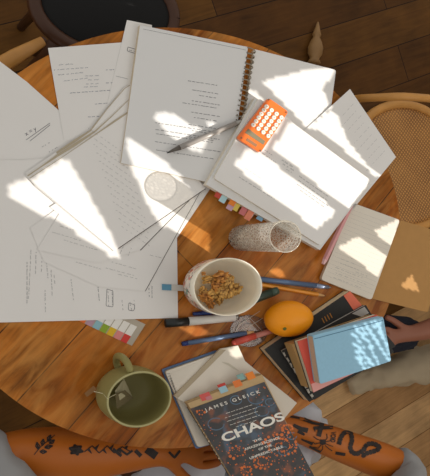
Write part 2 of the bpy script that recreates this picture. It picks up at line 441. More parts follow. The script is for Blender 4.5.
# sheaf: fanned sheets; strips paint the beige edges and their shade
def fan(label, poly, h, strip, ws, lines=(), shade_line=None):
    o = sheet('paper_sheaf', label, poly, h, lines, M_pencil_ink, t=0.0012, group='sheaf of fanned sheets', shade_line=shade_line)
    bm = bmesh.new(); ribbon(bm, strip, ws, h + 0.0003); obj('page_edge', bm, M_fanedge_shade, o, label='beige edge with painted shade')  # strip paints the shaded page edges of the fan
M_fanedge_shade = mat('fan_edge_shade', (178, 164, 140), 0.9, var=0.1, scale=40)
fan('lowest of the sheaf sheets whose beige edges fan out left of the spiral notebook', [(131, 84), (124, 87.5), (90, 130), (56, 152), (25.5, 173), (35, 186), (113, 251.5), (206, 189)], 0.0054,
    [(130, 85), (124.5, 88.5), (107, 109), (90.5, 130.5), (76, 140), (56.5, 153)], [0.7, 0.8, 0.9, 1.4, 2.6, 2.2])
fan('middle of the sheaf sheets whose beige edges fan out left of the spiral notebook', [(130, 98), (95, 130), (57, 154), (26, 175.5), (36, 186), (113.5, 251), (206, 188.5)], 0.0067,
    [(129.5, 99), (112, 116), (95.5, 131), (75, 144.5), (57.5, 155.5), (40, 167.5), (27.5, 176)], [0.6, 0.9, 1.5, 3.0, 2.6, 1.2, 1.4])
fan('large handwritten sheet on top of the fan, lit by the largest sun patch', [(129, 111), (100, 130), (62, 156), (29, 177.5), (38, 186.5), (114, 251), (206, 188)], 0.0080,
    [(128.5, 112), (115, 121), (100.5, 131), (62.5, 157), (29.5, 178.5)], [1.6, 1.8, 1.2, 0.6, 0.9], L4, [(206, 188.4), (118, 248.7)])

# ---------------------------------------------------------------- spiral notebook
spn = empty('spiral_notebook', at(240, 110, 0), 'large open spiral-bound notebook with printed left page and sunlit right page', 'notebook')
LP = [(140, 25), (248, 47), (229, 187), (121, 163)]
RP = [(254, 49), (336, 70), (318, 205), (234, 188)]
obj('left_page', slab(LP, 0.0002, 0.0122, 1), [M_paper2, M_edge], spn)
obj('right_page', slab(rounded(RP, 2), 0.0002, 0.0095, 1), [M_paper, M_edge], spn)
bm = bmesh.new()
pl = [((0.50, 0.36), 32), ((0.55, 0.42), 28), ((0.62, 0.45), 18), ((0.56, 0.50), 30), ((0.48, 0.53), 36), ((0.57, 0.585), 30), ((0.60, 0.62), 24), ((0.56, 0.68), 32), ((0.60, 0.72), 24), ((0.58, 0.77), 26), ((0.26, 0.72), 72), ((0.27, 0.77), 68), ((0.28, 0.80), 60), ((0.28, 0.86), 70), ((0.30, 0.92), 62)]
for (u, v), L in pl:
    p = bil(LP, u, v * 0.95 - 0.02)
    scribble(bm, (p.x, p.y), (109, 17), L * 0.95, 0.0125, seed=int(p.x * 7 + p.y), **PR)
ribbon(bm, [(143, 29), (246, 50)], 0.25, 0.0125)
obj('printed_text', bm, M_ink, spn)
bm = bmesh.new()
a = at(251.5, 49, 0.012); b = at(239.2, 122, 0.012); ax = (b - a); L_ = ax.length; axn = ax.normalized()
pr = axn.cross(Vector((0, 0, 1))).normalized()
pts = []; turns = 14
for k in range(turns * 14 + 1):
    t = k / (turns * 14); an = 2 * math.pi * t * turns
    pts.append(a + ax * t + pr * math.cos(an) * 0.0085 + Vector((0, 0, 1)) * math.sin(an) * 0.0075)
tube(bm, pts, 0.0010, 6)
obj('spiral_coil', bm, mat('coil_metal', (150, 140, 122), 0.4, 0.3), spn, True)
bm = bmesh.new()
for sgn in (-3.4, 3.4):
    for k in range(15):
        c = Vector((251, 51)) + (Vector((238.5, 128)) - Vector((251, 51))) * (k + 0.3) / 16 + Vector((sgn, 0))
        q = [(c.x - .6, c.y - .7), (c.x + .6, c.y - .7), (c.x + .6, c.y + .7), (c.x - .6, c.y + .7)]
        f = [bm.verts.new(at(x, y, 0.0127 if sgn < 0 else 0.0099)) for x, y in q]; bm.faces.new(f)
obj('punch_holes', bm, mat('hole_dark', (112, 102, 88), 0.9), spn)

# loose page right of thick notebook
def curled(name, label, q, h, lift, parent=None, m=None, n=14):
    bm = bmesh.new(); g = []
    for i in range(n + 1):
        r = []
        for j in range(n + 1):
            u, v = i / n, j / n; p = bil(q, u, v)
            r.append(bm.verts.new(at(p.x, p.y, h + lift(u, v))))
        g.append(r)
    for i in range(n):
        for j in range(n): bm.faces.new((g[i][j], g[i + 1][j], g[i + 1][j + 1], g[i][j + 1]))
    return obj(name, bm, m or M_paper, parent, True)
qs = [(350, 89), (396, 157), (340, 225), (290, 143)]
lp = curled('loose_page', '', qs, 0.0100, lambda u, v: 0.010 * max(0, 1 - v * 1.6) ** 2 + 0.001)
tag(lp, 'loose white page curling out behind the tabbed notebook towards the wicker chair', 'sheet of paper')
bm = bmesh.new()
for k in range(9):
    p = bil(qs, 0.16 + 0.085 * k, 0.07 + 0.02 * (k % 2))
    u, v = 0.16 + 0.085 * k, 0.07
    scribble(bm, (p.x, p.y), (-40, 44), 16 + 6 * (k % 3), 0.0225, seed=k, amp=0.3, w=0.22, gap=2.0)
obj('handwriting', bm, M_pencil_ink, lp)

# ---------------------------------------------------------------- thick notebook with tabs
tn = empty('tabbed_notebook', at(280, 175, 0.012), 'thick open white notebook with coloured index tabs and a calculator on it', 'notebook')
obj('page_block', slab([(255, 98), (370, 183), (320, 250), (206, 184.5)], 0.0125, 0.026, 1), [M_paper2, mat('cream_page_edges', (226, 216, 198), 0.85, var=0.1, scale=250)], tn)
NP = [(259, 98), (370.5, 180), (321, 246), (214, 178)]
obj('open_page', slab(rounded(NP, 3), 0.026, 0.033, 1), [M_paper, mat('cream_page_edges2', (232, 224, 208), 0.85, var=0.1, scale=250)], tn)
bm = bmesh.new(); h = 0.0333
for (x, y, d, L, kw) in [(239, 177, (40, 25), 42, PR), (282, 160, (8, 5), 14, dict(amp=1.6, w=0.5)), (283, 164, (8, 5), 14, dict(amp=1.4, w=0.5)), (286, 169, (8, 5), 9, dict(amp=1.2)),
                         (299, 176, (44, 31), 36, PR), (298, 180, (44, 31), 38, PR), (297, 184, (44, 31), 38, PR), (300, 190, (44, 31), 30, PR), (258, 150, (20, 14), 22, PR), (262, 148, (20, 14), 14, PR), (245, 168, (20, 13), 20, dict(amp=0.4, w=0.2))]:
    scribble(bm, (x, y), d, L, h, seed=int(x + y), **kw)
obj('printed_text', bm, M_pencil_ink, tn)
e1 = Vector((115, 64)).normalized(); e2 = Vector((-0.52, 0.86))
def tabq(c, w, l, d1, d2):
    c = Vector(c); return [tuple(c - d1 * w / 2 - d2 * l / 2), tuple(c + d1 * w / 2 - d2 * l / 2), tuple(c + d1 * w / 2 + d2 * l / 2), tuple(c - d1 * w / 2 + d2 * l / 2)]
for k, (c, rgb, nm) in enumerate([((219, 194), (196, 72, 56), 'red'), ((223.5, 198.5), (176, 208, 212), 'pale blue'), ((230.8, 206), (200, 160, 176), 'mauve'), ((233, 201.5), (226, 128, 40), 'orange'), ((236, 206.5), (218, 190, 84), 'yellow'),
                                  ((243.5, 211), (200, 112, 112), 'rose'), ((251, 212.8), (222, 214, 204), 'white'), ((248.7, 216), (220, 130, 100), 'salmon'), ((261, 216.5), (126, 166, 192), 'blue')]):
    hh = 0.0205 + 0.0008 * (k % 4) + (0.001 if nm in ('yellow', 'orange') else 0)
    obj('index_tab', slab(tabq(Vector(c) - e2 * 1.0, 6.4, 10.5, e1, e2), hh - 0.0003, hh), mat('tab_' + nm.replace(' ', '_'), rgb, 0.6, var=0.03), tn, label=nm + ' index tab')

# ---------------------------------------------------------------- calculator
M_or = mat('orange_plastic', (236, 112, 36), 0.35, var=0.03, coat=0.3)
calc = empty('calculator', at(263, 125, 0.034), 'small orange pocket calculator with white round keys on the tabbed notebook', 'calculator')
Z6 = 430 / 70
def c6(x, y): return (230 + x / Z6, 85 + y / Z6)
CQ = [c6(235, 78), c6(359, 164), c6(186, 417), c6(42, 326)]
obj('base', slab(rounded([(x - 1.2, y + 0.4) for x, y in CQ], 3.4), 0.0335, 0.038), clear('clear_acrylic', (240, 225, 215), base=0.45), calc)
bm = slab(rounded(CQ, 3.2), 0.038, 0.043); obj('faceplate', bm, M_or, calc)
M_key = mat('white_key', (240, 232, 218), 0.4, var=0.02); M_mark = mat('key_mark', (190, 150, 120), 0.6)
for r in range(6):
    for c in range(4):
        x, y = c6(223 + 30.3 * c - 16.2 * r, 133 + 22.3 * c + 22.6 * r)
        w = at(x, y, 0.043); sx, sy = sxy(x, y, 0.043)
        bm = oval(bmesh.new(), w, [(1.0, 0.0001), (1.0, 0.0016), (0.8, 0.0024)], sx * 2.15, sy * 2.15, 16, True, False)
        k = obj('key', bm, M_key, calc)
        bm = bmesh.new(); d = Vector((125, 87)).normalized(); n = Vector((-d.y, d.x))
        p = Vector(proj(w + Vector((0, 0, 0.0026))))
        ribbon(bm, [p - d * 0.7, p + d * 0.7], 0.7, 0.0458)
        obj('key_mark', bm, M_mark, k)
obj('display', slab([c6(113, 268), c6(217, 345), c6(205, 368), c6(92, 293)], 0.0431, 0.0436), mat('lcd', (132, 122, 96), 0.25, var=0.05), calc)
obj('solar_panel', slab([c6(108, 325), c6(168, 366), c6(160, 382), c6(97, 340)], 0.0431, 0.0436), mat('solar', (150, 112, 80), 0.3, var=0.1), calc)
for x, y in ((237, 90), (343, 168), (185, 402), (70, 325)):
    px, py = c6(x, y); w = at(px, py, 0.043); sx, sy = sxy(px, py, 0.043)
    obj('screw', oval(bmesh.new(), w, [(1, 0.0001), (1, 0.0008)], sx * 0.9, sy * 0.9, 10, True), mat('screw_metal', (150, 110, 80), 0.3, 0.7), calc)

# ---------------------------------------------------------------- pens
def pen(name, label, cat, p0, p1, h, rpx, segs, group=None, n=12, hex_=False):
    """segs: (t0, t1, r factor start, r factor end, material, part name)"""
    a = at(p0[0], p0[1], h); b = at(p1[0], p1[1], h)
    mx_, my_ = (p0[0] + p1[0]) / 2, (p0[1] + p1[1]) / 2
    s = sxy(mx_, my_, h); r = rpx * (s[0] + s[1]) / 2
    root = empty(name, (a + b) / 2 - Vector((0, 0, r)), label, cat, group)
    for t0, t1, f0, f1, m, nm in segs:
        bm = tube(bmesh.new(), [a + (b - a) * t0, a + (b - a) * t1], [r * f0, r * f1], n)
        obj(nm, bm, m, root, not hex_)
    return root
M_blk = mat('black_plastic', (34, 36, 34), 0.35, var=0.05)
M_wht = mat('white_plastic', (226, 220, 210), 0.4, var=0.02)
M_bluep = mat('slate_blue_plastic', (92, 112, 142), 0.3, var=0.05, metal=0.15)
M_navy = mat('navy_plastic', (36, 56, 112), 0.35)
M_tan = mat('bare_wood', (206, 160, 106), 0.7)
M_steel = mat('steel', (165, 160, 152), 0.3, 0.9)
M_greyp = mat('smoke_grey_plastic', (158, 150, 142), 0.3)
pen('ballpoint_pen', 'smoky grey ballpoint pen on the printed page beside the spiral coil', 'pen', (167, 153), (243, 120.5), 0.0195, 2.6,
    [(0.0, 0.03, 0.15, 0.3, M_blk, 'tip'), (0.03, 0.16, 0.35, 0.95, mat('dark_grip', (92, 84, 76), 0.4), 'grip'), (0.16, 0.9, 1, 1, M_greyp, 'barrel'), (0.9, 1.0, 0.9, 0.8, M_steel, 'end_cap')])
pen('marker_pen', 'white marker pen with black cap lying below the bowl', 'marker', (165.5, 323.5), (238, 317), 0.0072, 4.1,
    [(0.0, 0.3, 0.95, 1.05, M_blk, 'cap'), (0.3, 0.95, 1, 0.95, M_wht, 'barrel'), (0.95, 1.0, 0.6, 0.6, M_steel, 'end_cap')])
pen('ballpoint_pen', 'slate blue pen with a wooden tip below the white marker', 'pen', (182, 344), (256, 331.5), 0.0042, 2.3,
    [(0.0, 0.07, 0.9, 1, M_navy, 'end_cap'), (0.07, 0.86, 1, 1, M_bluep, 'barrel'), (0.86, 0.97, 0.9, 0.4, M_tan, 'cone'), (0.97, 1, 0.3, 0.1, M_blk, 'tip')])
pen('felt_pen', 'coral red felt pen pointing at the orange', 'pen', (232, 343.5), (277, 329), 0.0075, 3.2,
    [(0.0, 0.06, 0.6, 0.95, mat('coral_plastic', (205, 82, 66), 0.4), 'end_cap'), (0.06, 0.5, 1, 1, MATS['coral_plastic'], 'cap'), (0.5, 1, 0.85, 0.85, mat('pale_coral_plastic', (202, 128, 112), 0.35), 'barrel')])
pen('ballpoint_pen', 'blue metallic pen right of the bowl, above the orange pencil', 'pen', (241, 277), (331, 287.5), 0.005, 2.5,
    [(0.0, 0.82, 1, 1, M_bluep, 'barrel'), (0.82, 0.97, 1, 0.7, mat('pale_blue_metal', (140, 150, 172), 0.25, 0.5), 'cap'), (0.97, 1, 0.4, 0.3, M_steel, 'tip')])
pen('pencil', 'orange yellow wooden pencil right of the bowl', 'pencil', (240, 281), (326, 296), 0.0038, 2.0,
    [(0.0, 0.9, 1, 1, mat('orange_paint', (222, 140, 30), 0.4), 'shaft'), (0.9, 0.98, 0.95, 0.3, M_tan, 'sharpened_cone'), (0.98, 1.0, 0.28, 0.05, M_blk, 'lead')], n=6, hex_=True)
pen('highlighter', 'stubby dark green pen poking out under the right rim of the bowl', 'pen', (244, 303), (277.5, 290.5), 0.008, 4.2,
    [(0.0, 0.8, 1, 1, mat('dark_green_plastic', (52, 66, 54), 0.35), 'barrel'), (0.8, 1, 1, 0.85, mat('dark_green_cap', (66, 84, 70), 0.3), 'cap')])
pen('ballpoint_pen', 'navy blue pen mostly hidden under the bowl rim above the white marker', 'pen', (193, 314), (226, 311), 0.004, 2.0,
    [(0.0, 0.25, 0.8, 1, M_navy, 'clip_end'), (0.25, 1, 1, 1, M_navy, 'barrel')])
M_pink = mat('pink_paint', (214, 152, 150), 0.45)
pen('pencil', 'pink pencil lying along the left edge of the kraft notebook', 'pencil', (351, 205), (323, 264), 0.0155, 2.7,
    [(0.0, 0.93, 1, 1, M_pink, 'shaft'), (0.93, 1, 0.95, 0.6, mat('pale_pink', (226, 180, 176), 0.5), 'end')], n=6, hex_=True)

# ---------------------------------------------------------------- kraft notebook on the right
M_kraft = mat('kraft_card', (176, 130, 74), 0.8, var=0.08, scale=60)
M_cream = mat('cream_paper', (218, 208, 192), 0.8, var=0.03, scale=20)
kn = empty('kraft_notebook', at(372, 255, 0), 'open kraft notebook with a cream page at the right edge of the table', 'notebook')
KQ = [(353, 203), (400, 220), (371.5, 300), (321, 279.5)]
obj('page_block', slab(rounded(KQ, 3), 0.003, 0.011, 1), [M_cream, M_edge], kn)
obj('back_cover', slab(rounded([(352, 203), (400, 220), (371, 299), (320, 279)], 3), 0.0002, 0.003), M_kraft, kn)
obj('front_cover', slab(rounded([(400.5, 220), (447, 234), (428, 312.5), (371.5, 298.5)], 2), 0.0002, 0.0035), M_kraft, kn)
bm = bmesh.new()
for k, (u, v, L) in enumerate([(0.2, 0.68, 14), (0.22, 0.73, 20), (0.16, 0.80, 12), (0.4, 0.80, 16), (0.2, 0.86, 34), (0.2, 0.92, 30), (0.55, 0.76, 12)]):
    p = bil(KQ, u, v); scribble(bm, (p.x, p.y), (50, 19), L, 0.0114, seed=k, amp=0.7, w=0.28)
for k in range(18):
    p, q = bil(KQ, 0.04, 0.08 + k * 0.05), bil(KQ, 0.96, 0.08 + k * 0.05)
    ribbon(bm, [p, q], 0.1, 0.0112)
obj('handwriting', bm, M_pencil_ink, kn)

# ---------------------------------------------------------------- tumbler
M_glass = clear('cut_glass', (238, 236, 231), 0.12, 0.34, 190, 0.06)
sx, sy = sxy(243, 238, 0)
gB = 14.2 * sy; gA = 14.6 * sx
gl = empty('tumbler', g_base, 'tall clear textured glass tumbler standing between the notebook and the bowl', 'glass')
bm = oval(bmesh.new(), g_base, [(0.80, 0.0005), (0.88, 0.002), (0.91, 0.008), (0.92, 0.03), (0.95, 0.09), (0.985, GH - 0.012), (1.0, GH), (0.95, GH), (0.94, GH - 0.012), (0.90, 0.09), (0.86, 0.03), (0.80, 0.014)], gA, gB, 48, True, True)
obj('glass_body', bm, M_glass, gl, True)
bm = tube(bmesh.new(), [g_base + Vector((gA * 0.975 * math.cos(t), gB * 0.975 * math.sin(t), GH)) for t in [2 * math.pi * k / 48 for k in range(49)]], 0.0012, 6, False)
obj('rim', bm, clear('rim_glass', (246, 242, 232), 0.05, base=0.3), gl, True)

# ---------------------------------------------------------------- bowl and walnuts
HB = 0.086
rim = at(228.8, 287, HB); bb = Vector((rim.x, rim.y, TZ))
sx, sy = sxy(228, 287, HB); bA, bB = 34.8 * sx, 29.3 * sy
M_bowl = mat('cream_glaze', (248, 238, 216), 0.25, var=0.015, coat=0.4)
def floral():
    m = bpy.data.materials.new('floral_glaze'); m.use_nodes = True
    nt = m.node_tree; N = nt.nodes; L = nt.links; b = N['Principled BSDF']; b.inputs['Roughness'].default_value = 0.3
    tc = N.new('ShaderNodeTexCoord'); col = None
    base = N.new('ShaderNodeRGB'); base.outputs[0].default_value = lin((222, 206, 190)); prev = base.outputs[0]
    for sc_, rgb, lo, off in ((70, (70, 120, 98), 0.60, 0), (85, (196, 110, 84), 0.60, 7.3), (110, (120, 84, 60), 0.64, 13.1), (60, (238, 220, 200), 0.62, 21.0)):
        mp = N.new('ShaderNodeMapping'); mp.inputs['Location'].default_value = (off, off * 2, off); L.new(tc.outputs['Object'], mp.inputs['Vector'])
        nz = N.new('ShaderNodeTexNoise'); nz.inputs['Scale'].default_value = sc_; nz.inputs['Detail'].default_value = 2; L.new(mp.outputs[0], nz.inputs['Vector'])
        mr = N.new('ShaderNodeMapRange'); mr.inputs['From Min'].default_value = lo - 0.04; mr.inputs['From Max'].default_value = lo; L.new(nz.outputs['Fac'], mr.inputs['Value'])
        mx = N.new('ShaderNodeMix'); mx.data_type = 'RGBA'; L.new(mr.outputs[0], mx.inputs['Factor']); L.new(prev, mx.inputs['A']); mx.inputs['B'].default_value = lin(rgb); prev = mx.outputs['Result']
    L.new(prev, b.inputs['Base Color']); return m
bowl = empty('bowl', bb, 'cream bowl of walnuts with a floral painted outside', 'bowl')
outp = [(0.50, 0.0003), (0.54, 0.003), (0.58, 0.006), (0.82, 0.016), (0.945, 0.032), (0.975, 0.050), (0.985, 0.068)]
bm = oval(bmesh.new(), bb, [(0.3, 0.0006)] + outp, bA, bB, 56, False, True); obj('painted_outside', bm, floral(), bowl, True)
inp = [(0.985, 0.068), (0.99, 0.074), (1.0, HB - 0.002), (0.985, HB), (0.955, HB - 0.001), (0.945, 0.066), (0.93, 0.048), (0.88, 0.030), (0.74, 0.017), (0.45, 0.012), (0.15, 0.0105), (0.02, 0.010)]
bm = oval(bmesh.new(), bb, inp, bA, bB, 56, True, False); obj('glazed_inside', bm, M_bowl, bowl, True)
M_nut = mat('walnut_skin', (246, 180, 98), 0.6, var=0.35, scale=110, bump=0.8)
M_nut2 = mat('walnut_dark', (230, 156, 78), 0.6, var=0.35, scale=110, bump=0.8)
for m_ in (M_nut, M_nut2):
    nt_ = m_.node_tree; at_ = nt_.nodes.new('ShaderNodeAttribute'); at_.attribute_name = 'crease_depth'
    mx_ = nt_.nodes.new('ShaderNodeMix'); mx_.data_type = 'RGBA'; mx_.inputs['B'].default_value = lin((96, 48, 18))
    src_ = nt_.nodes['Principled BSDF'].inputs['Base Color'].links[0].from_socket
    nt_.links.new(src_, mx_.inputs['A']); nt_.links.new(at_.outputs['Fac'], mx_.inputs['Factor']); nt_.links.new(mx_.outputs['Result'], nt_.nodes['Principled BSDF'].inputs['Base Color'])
nuts = [((222, 277), 7, 5.5, .040, 0), ((209, 279.5), 6.5, 3.6, .030, 0.2), ((228, 282), 6.5, 6, .042, 1.1), ((217, 287), 7, 5, .036, 2.0), ((235, 289.5), 6, 5.5, .036, 0.6), ((228, 292), 6, 6, .040, 1.4),
        ((206, 297), 6.5, 5, .030, 2.6), ((213, 294), 6, 5, .034, 0.4), ((219, 299), 5, 4.4, .028, 1.9), ((210, 303), 5.5, 4, .026, 2.3), ((203, 291), 4, 4, .030, 0.9), ((222, 292), 5, 5, .046, 0.5), ((203.5, 273.5), 2.2, 1.8, .046, 0.1)]
for k, (c, rx, ry, hh, ro) in enumerate(nuts):
    w = at(c[0], c[1], hh); sx, sy = sxy(c[0], c[1], hh)
    bm = bmesh.new(); bmesh.ops.create_icosphere(bm, subdivisions=4, radius=1); crl = bm.verts.layers.float.new('crease_depth')
    for v in bm.verts:
        p = v.co.copy()
        d = 0.26 * math.sin(6.5 * p.x + 4 * noise.noise(p * 1.5 + Vector((k * 3.1, 0, 0)))) * math.sin(5.5 * p.y + 5 * noise.noise(p * 1.3 + Vector((0, k * 2.7, 0)))) + 0.28 * noise.noise(p * 2.2 + Vector((k * 5.0, k, 0)))
        d -= 0.34 * math.exp(-((p.y + 0.2 * math.sin(4 * p.x)) / 0.13) ** 2)
        v.co = p * (1 + d); v[crl] = max(0.0, min(1.0, 0.38 - d * 1.5))  # shade of the crevices put into the colour, darker with depth
    sz = (rx * sx + ry * sy) / 2 * 0.8
    Mx = Matrix.Translation(w) @ Matrix.Rotation(ro, 4, 'Z') @ Matrix.Rotation(0.5 * math.sin(k), 4, 'X') @ Matrix.Diagonal((rx * sx * 1.0, ry * sy * 0.98, sz, 1))
    bm.transform(Mx)
    lab = ['curled walnut half at the top of the heap in the bowl', 'long walnut piece at the upper left of the heap', 'walnut half with a pale centre, upper right of the heap', 'walnut piece in the middle of the heap', 'walnut half at the right end of the heap',
           'walnut piece lying just left of the rightmost half', 'broad walnut piece at the lower left of the heap', 'walnut piece between the middle and the lower left of the heap', 'small walnut piece at the bottom of the heap', 'lowest walnut piece near the left bowl wall',
           'small walnut piece at the far left of the heap', 'walnut piece on top of the heap centre', 'tiny walnut crumb alone near the bowl rim'][k]
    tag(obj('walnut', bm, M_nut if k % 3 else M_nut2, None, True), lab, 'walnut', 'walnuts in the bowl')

# page flag under the bowl
pf = empty('page_flag', at(178, 288, 0.003), 'single page flag with a blue tip stuck out left of the bowl', 'page flag')
obj('clear_strip', slab([(171, 284.5), (196, 286), (196, 291.5), (171, 290.5)], 0.0036, 0.0040), mat('frosted_strip', (206, 200, 190), 0.4), pf)
obj('coloured_tip', slab([(162, 284), (171.5, 284.5), (171.5, 290.5), (162, 290)], 0.0036, 0.0041), mat('flag_blue', (92, 146, 172), 0.5), pf)

# page flag pad
fp = empty('page_flag_pad', at(110, 328, 0), 'pad of page flags with seven coloured ends tucked under the paper sheet', 'page flags')
u_ = Vector((7.0, 3.35)); L_ = Vector((10.5, -16.5))
o_ = Vector((78, 320))
obj('backing_card', slab([tuple(o_ + L_ * -0.02), tuple(o_ + u_ * 7.7), tuple(o_ + u_ * 7.7 + L_ * 1.3), tuple(o_ + L_ * 1.3)], 0.0001, 0.0006), mat('pad_card', (176, 164, 146), 0.7), fp)
for k, (nm, rgb) in enumerate([('orange', (222, 106, 36)), ('mauve', (176, 138, 150)), ('light blue', (136, 176, 182)), ('green', (134, 158, 30)), ('yellow', (212, 170, 18)), ('pink', (214, 128, 122)), ('red', (208, 52, 40))]):
    a = o_ + u_ * (k + 0.06); b = o_ + u_ * (k + 0.94)
    f = obj('flag', slab([tuple(a), tuple(b), tuple(b + L_), tuple(a + L_)], 0.0006, 0.0011), M_wht, fp, label='white flag strip with ' + nm + ' end')
    obj('coloured_end', slab([tuple(a - L_ * 0.02), tuple(b - L_ * 0.02), tuple(b + L_ * 0.42), tuple(a + L_ * 0.42)], 0.0010, 0.0013), mat('flag_' + nm.replace(' ', '_'), rgb, 0.5, var=0.03), f, label=nm + ' end')

# ---------------------------------------------------------------- protractor
M_clear = clear('clear_plastic', (236, 232, 226), 0.1, base=0.10)
pt = empty('protractor', at(249, 328, 0), 'clear plastic protractor under the coral pen beside the orange', 'protractor')
c0 = Vector((249, 331)); arc = [(c0.x + 19 * math.cos(t), c0.y + 16 * math.sin(t)) for t in [math.pi * 2 * k / 40 for k in range(40)]]
obj('plate', slab(arc, 0.0003, 0.0016), M_clear, pt)
bm = bmesh.new()
for r in (1.0, 0.72, 0.5):
    ribbon(bm, [(c0.x + 18.6 * r * math.cos(t), c0.y + 15.6 * r * math.sin(t)) for t in [math.pi * 2 * k / 60 for k in range(61)]], 0.35, 0.0019)
for k in range(48):
    t = 2 * math.pi * k / 48
    ribbon(bm, [(c0.x + 18.4 * r * math.cos(t), c0.y + 15.4 * r * math.sin(t)) for r in (0.86, 0.97)], 0.3, 0.0019)
obj('scale_marks', bm, mat('scale_grey', (74, 64, 56), 0.6), pt)
bm = bmesh.new()
for a, b in (((239, 325), (260, 311)), ((242, 331), (263, 318)), ((250, 318), (262, 331)), ((235, 333), (240, 322))):
    ribbon(bm, [a, b], 0.5, 0.0020)
obj('engraved_lines', bm, mat('pale_line', (206, 190, 170), 0.5), pt)

# ---------------------------------------------------------------- orange
orp = (289, 318.8); hh = 0.031
w = at(orp[0], orp[1], hh); sx, sy = sxy(orp[0], orp[1], hh)
def orange_mat():
    m = mat('orange_peel', (250, 152, 4), 0.42, var=0.12, scale=12, bump=0.0)
    nt = m.node_tree; N = nt.nodes; L = nt.links; b = N['Principled BSDF']
    tc = N.new('ShaderNodeTexCoord'); vo = N.new('ShaderNodeTexVoronoi'); vo.inputs['Scale'].default_value = 420; L.new(tc.outputs['Object'], vo.inputs['Vector'])
    bp = N.new('ShaderNodeBump'); bp.inputs['Strength'].default_value = 0.25; bp.inputs['Distance'].default_value = 0.001; L.new(vo.outputs['Distance'], bp.inputs['Height']); L.new(bp.outputs['Normal'], b.inputs['Normal'])
    return m
oo = empty('orange_fruit', (w.x, w.y, TZ), 'whole orange lying between the pens and the book stack', 'orange')
bm = bmesh.new(); bmesh.ops.create_uvsphere(bm, u_segments=40, v_segments=28, radius=1)
sd = Vector((-0.45, -0.48, 0.75)).normalized()
for v in bm.verts:
    p = v.co.normalized(); dd = p.dot(sd)
    p *= 1 - 0.06 * math.exp(-((1 - dd) / 0.015)) + 0.02 * noise.noise(p * 1.7)
    if p.x > 0.3: p.y *= 1 - 0.10 * (p.x - 0.3)
    v.co = p
bm.transform(Matrix.Translation(w) @ Matrix.Diagonal((23.4 * sx, 18.0 * sy, 0.0305, 1)))
obj('peel', bm, orange_mat(), oo, True)
st = w + Vector((sd.x * 23.4 * sx, sd.y * 18 * sy, sd.z * 0.0305)) * 0.955
bm = bmesh.new(); nrm = Vector((sd.x / (23.4 * sx), sd.y / (18 * sy), sd.z / 0.0305)).normalized()
tube(bm, [st - nrm * 0.001, st + nrm * 0.0012], [0.0042, 0.003], 6); obj('stem_button', bm, mat('stem_green', (92, 104, 44), 0.7), oo)

# ---------------------------------------------------------------- books
def book(name, label, q, h0, t, mc, mp=None, spine=None, rnd=1.0, cat='book', group=None, ct=0.0016, overhang=1.2, front=None):
    """q: top cover corners TL TR BR BL in the picture at the top height"""
    top = h0 + t
    root = empty(name, at(*bil(q, .5, .5), top) - Vector((0, 0, t)), label, cat, group)
    qq = rounded(q, rnd) if rnd else q
    W_ = [at(x, y, top) for x, y in qq]
    c = sum(W_, Vector()) / len(W_)
    obj('front_cover', prism_w(bmesh.new(), W_, TZ + top - ct), front or mc, root)
    obj('back_cover', prism_w(bmesh.new(), [Vector((p.x, p.y, TZ + h0 + ct)) for p in W_], TZ + h0 + 0.0001), mc, root)
    Q = [at(x, y, top) for x, y in q]; cc = sum(Q, Vector()) / 4
    ins = [Vector((cc.x + (p.x - cc.x) * 0.988, cc.y + (p.y - cc.y) * 0.988, TZ + top - ct)) for p in Q]
    obj('page_block', prism_w(bmesh.new(), ins, TZ + h0 + ct), mp or M_edge, root)
    if spine is not None:
        a, b = Q[spine], Q[(spine + 1) % 4]; dirn = (cc - (a + b) / 2); dirn.z = 0; dirn.normalize()
        sp = [a, b, b + dirn * 0.0025, a + dirn * 0.0025]
        obj('spine', prism_w(bmesh.new(), [Vector((p.x, p.y, TZ + top - ct * 0.9)) for p in sp], TZ + h0 + ct * 0.9), mc, root)
    return root
M_bc = mat('black_cloth', (40, 39, 37), 0.7, var=0.12, scale=200)
M_pg = mat('aged_pages', (232, 214, 176), 0.85, var=0.14, scale=260)
BS = 'books stacked at the right'
h = 0.0
b1q = [(264.5, 349.5), (350, 291), (396, 346), (309.5, 402)]
b1 = book('book', 'black hardcover at the bottom of the stack with orange marks and a salmon end', b1q, h, 0.0235, M_bc, M_pg, None, 0.5, group=BS)
obj('salmon_band', slab([bil(b1q, .925, .0), bil(b1q, 1.0, .0), bil(b1q, 1.0, .34), bil(b1q, .90, .34)], 0.0237, 0.0240), mat('salmon_paper', (222, 112, 84), 0.7), b1)
bm = bmesh.new()
for k in range(4):
    p = Vector((323.2, 320.5)) + Vector((2.6, -1.7)) * k
    ribbon(bm, [p + Vector((-1.3, -2.4)), p + Vector((1.3, 2.6))], 0.9, 0.0240)
obj('cover_lettering', bm, mat('ochre_print', (170, 112, 40), 0.6), b1)
h = 0.0235
b2 = book('book', 'dark book with a worn whitish spine, second from the bottom of the stack', [(282, 351), (366, 305), (394, 352), (314, 400)], h, 0.0095, M_bc, mat('grey_pages', (178, 170, 158), 0.8, var=0.15, scale=200), None, 0.5, group=BS)
bm = bmesh.new()
rnd = random.Random(3)
for k in range(9):
    p = Vector((283.5, 352.5)) + Vector((31, 47)) * (k / 9.0)
    ribbon(bm, [p, p + Vector((rnd.uniform(1.5, 2.8), rnd.uniform(2.5, 4.5)))], rnd.uniform(1.0, 2.6), 0.0335)
obj('worn_patches', bm, mat('worn_white', (176, 170, 158), 0.8), b2)
obj('title_strip', slab([(352, 313.5), (364.5, 306.8), (369, 313), (362, 317)], 0.0333, 0.0336), mat('pale_grey_print', (160, 156, 150), 0.6), b2)
h = 0.033
M_tanb = mat('tan_cover', (186, 146, 92), 0.75, var=0.08, scale=80)
book('book', 'thick tan kraft-covered book in the middle of the stack', [(292, 344.5), (378, 315.5), (389, 350), (309, 388)], h, 0.029, M_tanb, M_tanb, 3, 0.4, group=BS)
h = 0.062
